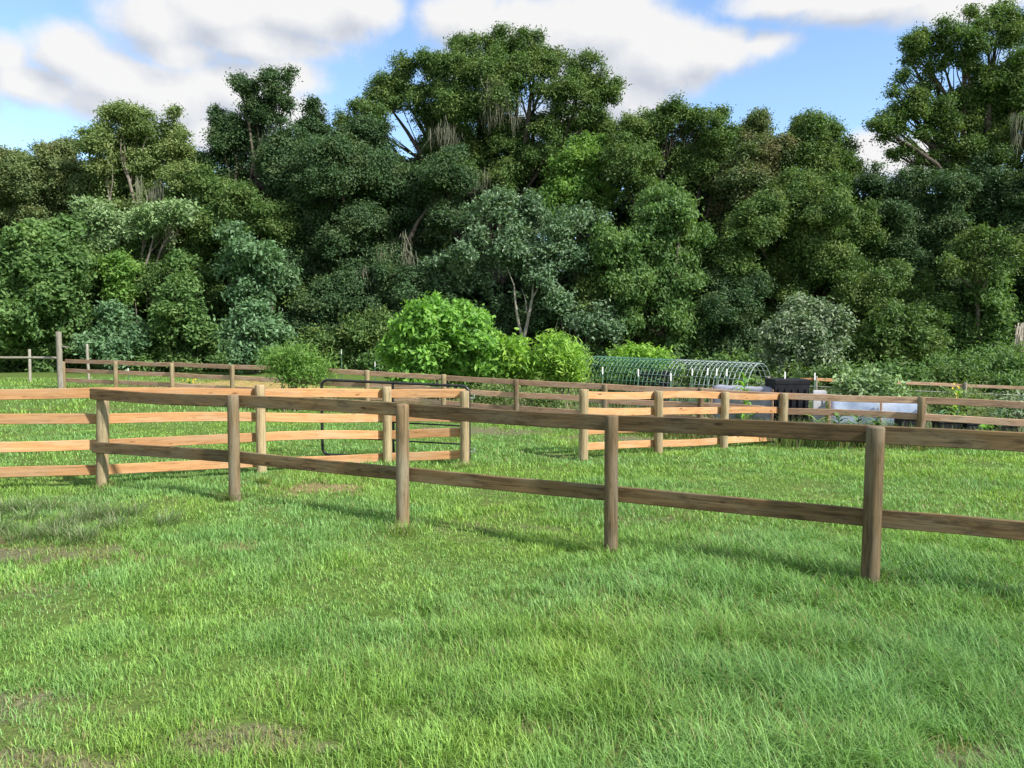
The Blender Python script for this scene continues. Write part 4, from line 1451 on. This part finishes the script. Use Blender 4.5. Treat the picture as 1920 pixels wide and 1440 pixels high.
# black planters
for (pa, pb, Y, py, lab) in ((1690, 1726, 16.4, 784, 'black low planter left of the brown fence post on the right'), (1762, 1802, 16.2, 790, 'black low planter just right of the brown fence post, second of the row'),
                             (1814, 1836, 16.1, 793, 'smallest black planter of the row on the right'), (1872, 1912, 15.9, 797, 'black planter nearest the right edge')):
    a, b = at(pa, py, Y), at(pb, py, Y)
    zb = gz(a.x, Y)
    cx, w, h, dep = (a.x + b.x) / 2, b.x - a.x, max(.18, a.z - zb), .32
    t = thing('planter', (cx, Y, zb), lab, 'planter', 'black planters behind the brown fence')
    mb = MB()
    V = []
    for f, s in ((0, .84), (1, 1.0)):
        for sx, sy in ((-1, -1), (1, -1), (1, 1), (-1, 1)):
            V.append((cx + sx * w / 2 * s, Y + dep / 2 + sy * dep / 2 * s, zb + h * f - (.03 if f == 0 else 0)))
    mb.add(V, [(3, 2, 1, 0), (0, 1, 5, 4), (1, 2, 6, 5), (2, 3, 7, 6), (3, 0, 4, 7)])
    for sy in (-1, 1):
        mb.box((cx, Y + dep / 2 + sy * (dep / 2 + .005), zb + h - .02), (w + .04, .02, .04), 0, .004)
    for sx in (-1, 1):
        mb.box((cx + sx * (w / 2 + .009), Y + dep / 2, zb + h - .02), (.02, dep - .014, .039), 0, .004)
    mb.build('body', M['black_plastic'], t)
    mb = MB(); mb.box((cx, Y + dep / 2, zb + h - .07), (w * .93, dep * .93, .05)); mb.build('soil', M['soil'], t)

# ------------------------------------------------------------------ light
SUN_AZ = math.atan2(.82, -.57)          # direction to the sun, clockwise from +Y
SUN_EL = R(41)
sd = Vector((math.sin(SUN_AZ) * math.cos(SUN_EL), math.cos(SUN_AZ) * math.cos(SUN_EL), math.sin(SUN_EL)))
sun_d = bpy.data.lights.new("sun", 'SUN')
sun_d.energy = 2.95
sun_d.angle = R(2.5)
sun_d.color = (1.0, .955, .88)
sun = bpy.data.objects.new("sun", sun_d)
sun.rotation_euler = (-sd).to_track_quat('-Z', 'Y').to_euler()
sun.location = (20, -10, 30)
col.objects.link(sun)

# ------------------------------------------------------------------ sky with clouds
w = bpy.data.worlds.new("World")
scene.world = w
w.use_nodes = True
nt = w.node_tree
nt.nodes.clear()
L = nt.links.new
wo = N(nt, "OutputWorld")
sky = N(nt, "TexSky", sky_type='NISHITA')
sky.sun_disc = False
sky.sun_elevation = SUN_EL
sky.sun_rotation = SUN_AZ
sky.altitude = 20
sky.air_density = 1.0
sky.dust_density = .25
sky.ozone_density = 3.0
bg = N(nt, "Background"); bg.inputs[1].default_value = .105
L(sky.outputs[0], bg.inputs[0])


def azel(px, py):
    d = ray(px, py).normalized()
    return math.atan2(d.x, d.y), math.asin(d.z)


grp = bpy.data.node_groups.new("cloud_density", 'ShaderNodeTree')
grp.interface.new_socket("Vector", in_out='INPUT', socket_type='NodeSocketVector')
grp.interface.new_socket("Density", in_out='OUTPUT', socket_type='NodeSocketFloat')
gi = grp.nodes.new("NodeGroupInput"); go = grp.nodes.new("NodeGroupOutput")
GL = grp.links.new
# (px, py, rx, ry, weight) in photo pixels -> directions on the sky
CL = [(300, 45, 95, 55, 1), (420, 25, 150, 60, 1), (560, 25, 150, 60, 1), (680, 12, 80, 45, 1), (480, 75, 170, 45, 1), (330, 100, 120, 40, .8),
      (130, 105, 75, 50, 1), (60, 160, 90, 40, 1), (230, 150, 110, 55, 1), (330, 190, 150, 65, 1), (450, 170, 130, 60, 1), (540, 140, 85, 45, .9), (400, 250, 130, 45, .9), (540, 205, 80, 40, .8), (10, 105, 50, 40, .8), (200, 195, 120, 30, .7),
      (870, 35, 95, 55, 1), (980, 60, 130, 70, 1), (1100, 60, 170, 80, 1.1), (1230, 110, 150, 80, 1.1), (1150, 170, 150, 60, 1), (1330, 95, 110, 50, 1), (1420, 85, 90, 28, .7), (850, 125, 60, 40, .6), (1060, 230, 120, 40, .8),
      (1480, -2, 150, 34, 1), (1650, -4, 180, 38, 1), (1800, 8, 130, 34, .9), (1690, 300, 110, 42, .9), (1640, 272, 60, 28, .8), (-90, 150, 90, 50, .9), (-140, 60, 100, 50, .8), (2020, 160, 120, 80, .9)]
val = None
for (px, py, rx, ry, wt) in CL:
    az, el = azel(px, py)
    s = grp.nodes.new("ShaderNodeVectorMath"); s.operation = 'SUBTRACT'; s.inputs[1].default_value = (az, el, 0)
    GL(gi.outputs[0], s.inputs[0])
    q = grp.nodes.new("ShaderNodeVectorMath"); q.operation = 'MULTIPLY'; q.inputs[1].default_value = (FPX / rx, FPX / ry, 0)
    GL(s.outputs[0], q.inputs[0])
    ln = grp.nodes.new("ShaderNodeVectorMath"); ln.operation = 'LENGTH'
    GL(q.outputs[0], ln.inputs[0])
    v = mth(grp, 'MULTIPLY', mth(grp, 'SUBTRACT', 1.15, ln.outputs["Value"]), wt)
    if val is None:
        val = v
    else:
        sm = grp.nodes.new("ShaderNodeMath"); sm.operation = 'SMOOTH_MAX'; sm.inputs[2].default_value = .12
        GL(val, sm.inputs[0]); GL(v, sm.inputs[1])
        val = sm.outputs[0]
# unseen clouds over the rest of the sky, cover thickened to lift ambient light
gn = grp.nodes.new("ShaderNodeTexNoise"); gn.inputs["Scale"].default_value = 2.6; gn.inputs["Detail"].default_value = 4
GL(gi.outputs[0], gn.inputs["Vector"])
sepv = grp.nodes.new("ShaderNodeSeparateXYZ"); GL(gi.outputs[0], sepv.inputs[0])
outw = mth(grp, 'MAXIMUM', mth(grp, 'MULTIPLY', mth(grp, 'SUBTRACT', mth(grp, 'ABSOLUTE', sepv.outputs[0]), .72), 5, True),
           mth(grp, 'MULTIPLY', mth(grp, 'SUBTRACT', sepv.outputs[1], .50), 5, True))
gen = mth(grp, 'SUBTRACT', mth(grp, 'MULTIPLY', mth(grp, 'SUBTRACT', gn.outputs[0], .40), 5.0), mth(grp, 'MULTIPLY', mth(grp, 'SUBTRACT', 1.0, outw), 4))
val = mth(grp, 'MAXIMUM', val, gen)
fn = grp.nodes.new("ShaderNodeTexNoise"); fn.inputs["Scale"].default_value = 8.5; fn.inputs["Detail"].default_value = 8; fn.inputs["Roughness"].default_value = .63
fn.inputs["Distortion"].default_value = .15
GL(gi.outputs[0], fn.inputs["Vector"])
dn = mth(grp, 'ADD', val, mth(grp, 'MULTIPLY', mth(grp, 'SUBTRACT', fn.outputs[0], .5), 1.5))
GL(dn, go.inputs[0])

tc = N(nt, "TexCoord")
sp = N(nt, "SeparateXYZ"); L(tc.outputs["Generated"], sp.inputs[0])
azn = mth(nt, 'ARCTAN2', sp.outputs[0], sp.outputs[1])
eln = mth(nt, 'ARCSINE', sp.outputs[2])
cv = N(nt, "CombineXYZ"); L(azn, cv.inputs[0]); L(eln, cv.inputs[1])
g1 = nt.nodes.new("ShaderNodeGroup"); g1.node_tree = grp; L(cv.outputs[0], g1.inputs[0])
ofs = N(nt, "VectorMath", operation='ADD'); ofs.inputs[1].default_value = (.020, .026, 0); L(cv.outputs[0], ofs.inputs[0])
g2 = nt.nodes.new("ShaderNodeGroup"); g2.node_tree = grp; L(ofs.outputs[0], g2.inputs[0])
dens = N(nt, "MapRange", interpolation_type='SMOOTHSTEP'); L(g1.outputs[0], dens.inputs[0])
dens.inputs[1].default_value = -.03; dens.inputs[2].default_value = .60
lit = mth(nt, 'ADD', mth(nt, 'MULTIPLY', mth(nt, 'SUBTRACT', g1.outputs[0], g2.outputs[0]), .95), .66, True)
# thick cores hide the sun from their undersides
thick = N(nt, "MapRange"); L(g2.outputs[0], thick.inputs[0]); thick.inputs[1].default_value = .5; thick.inputs[2].default_value = 1.5
thick.inputs[3].default_value = 0; thick.inputs[4].default_value = .30
lit = mth(nt, 'SUBTRACT', lit, thick.outputs[0], True)
cc = ramp(nt, lit, [(.0, (.64, .68, .76)), (.45, (.83, .845, .88)), (.9, (1.0, .99, .975))])
bc = N(nt, "Background"); bc.inputs[1].default_value = .368
L(cc, bc.inputs[0])
mxw = N(nt, "MixShader"); L(mth(nt, 'MULTIPLY', dens.outputs[0], .97), mxw.inputs[0]); L(bg.outputs[0], mxw.inputs[1]); L(bc.outputs[0], mxw.inputs[2])
L(mxw.outputs[0], wo.inputs[0])

# ------------------------------------------------------------------ view
scene.view_settings.view_transform = 'Standard'
scene.view_settings.look = 'None'
scene.view_settings.exposure = 1.36
scene.view_settings.gamma = 1.0
scene.view_settings.use_curve_mapping = False
scene.render.engine = 'CYCLES'
scene.cycles.max_bounces = 7
scene.cycles.diffuse_bounces = 4
scene.cycles.transmission_bounces = 4
scene.cycles.use_denoising = True
print("leaves", LEAF_COUNT)
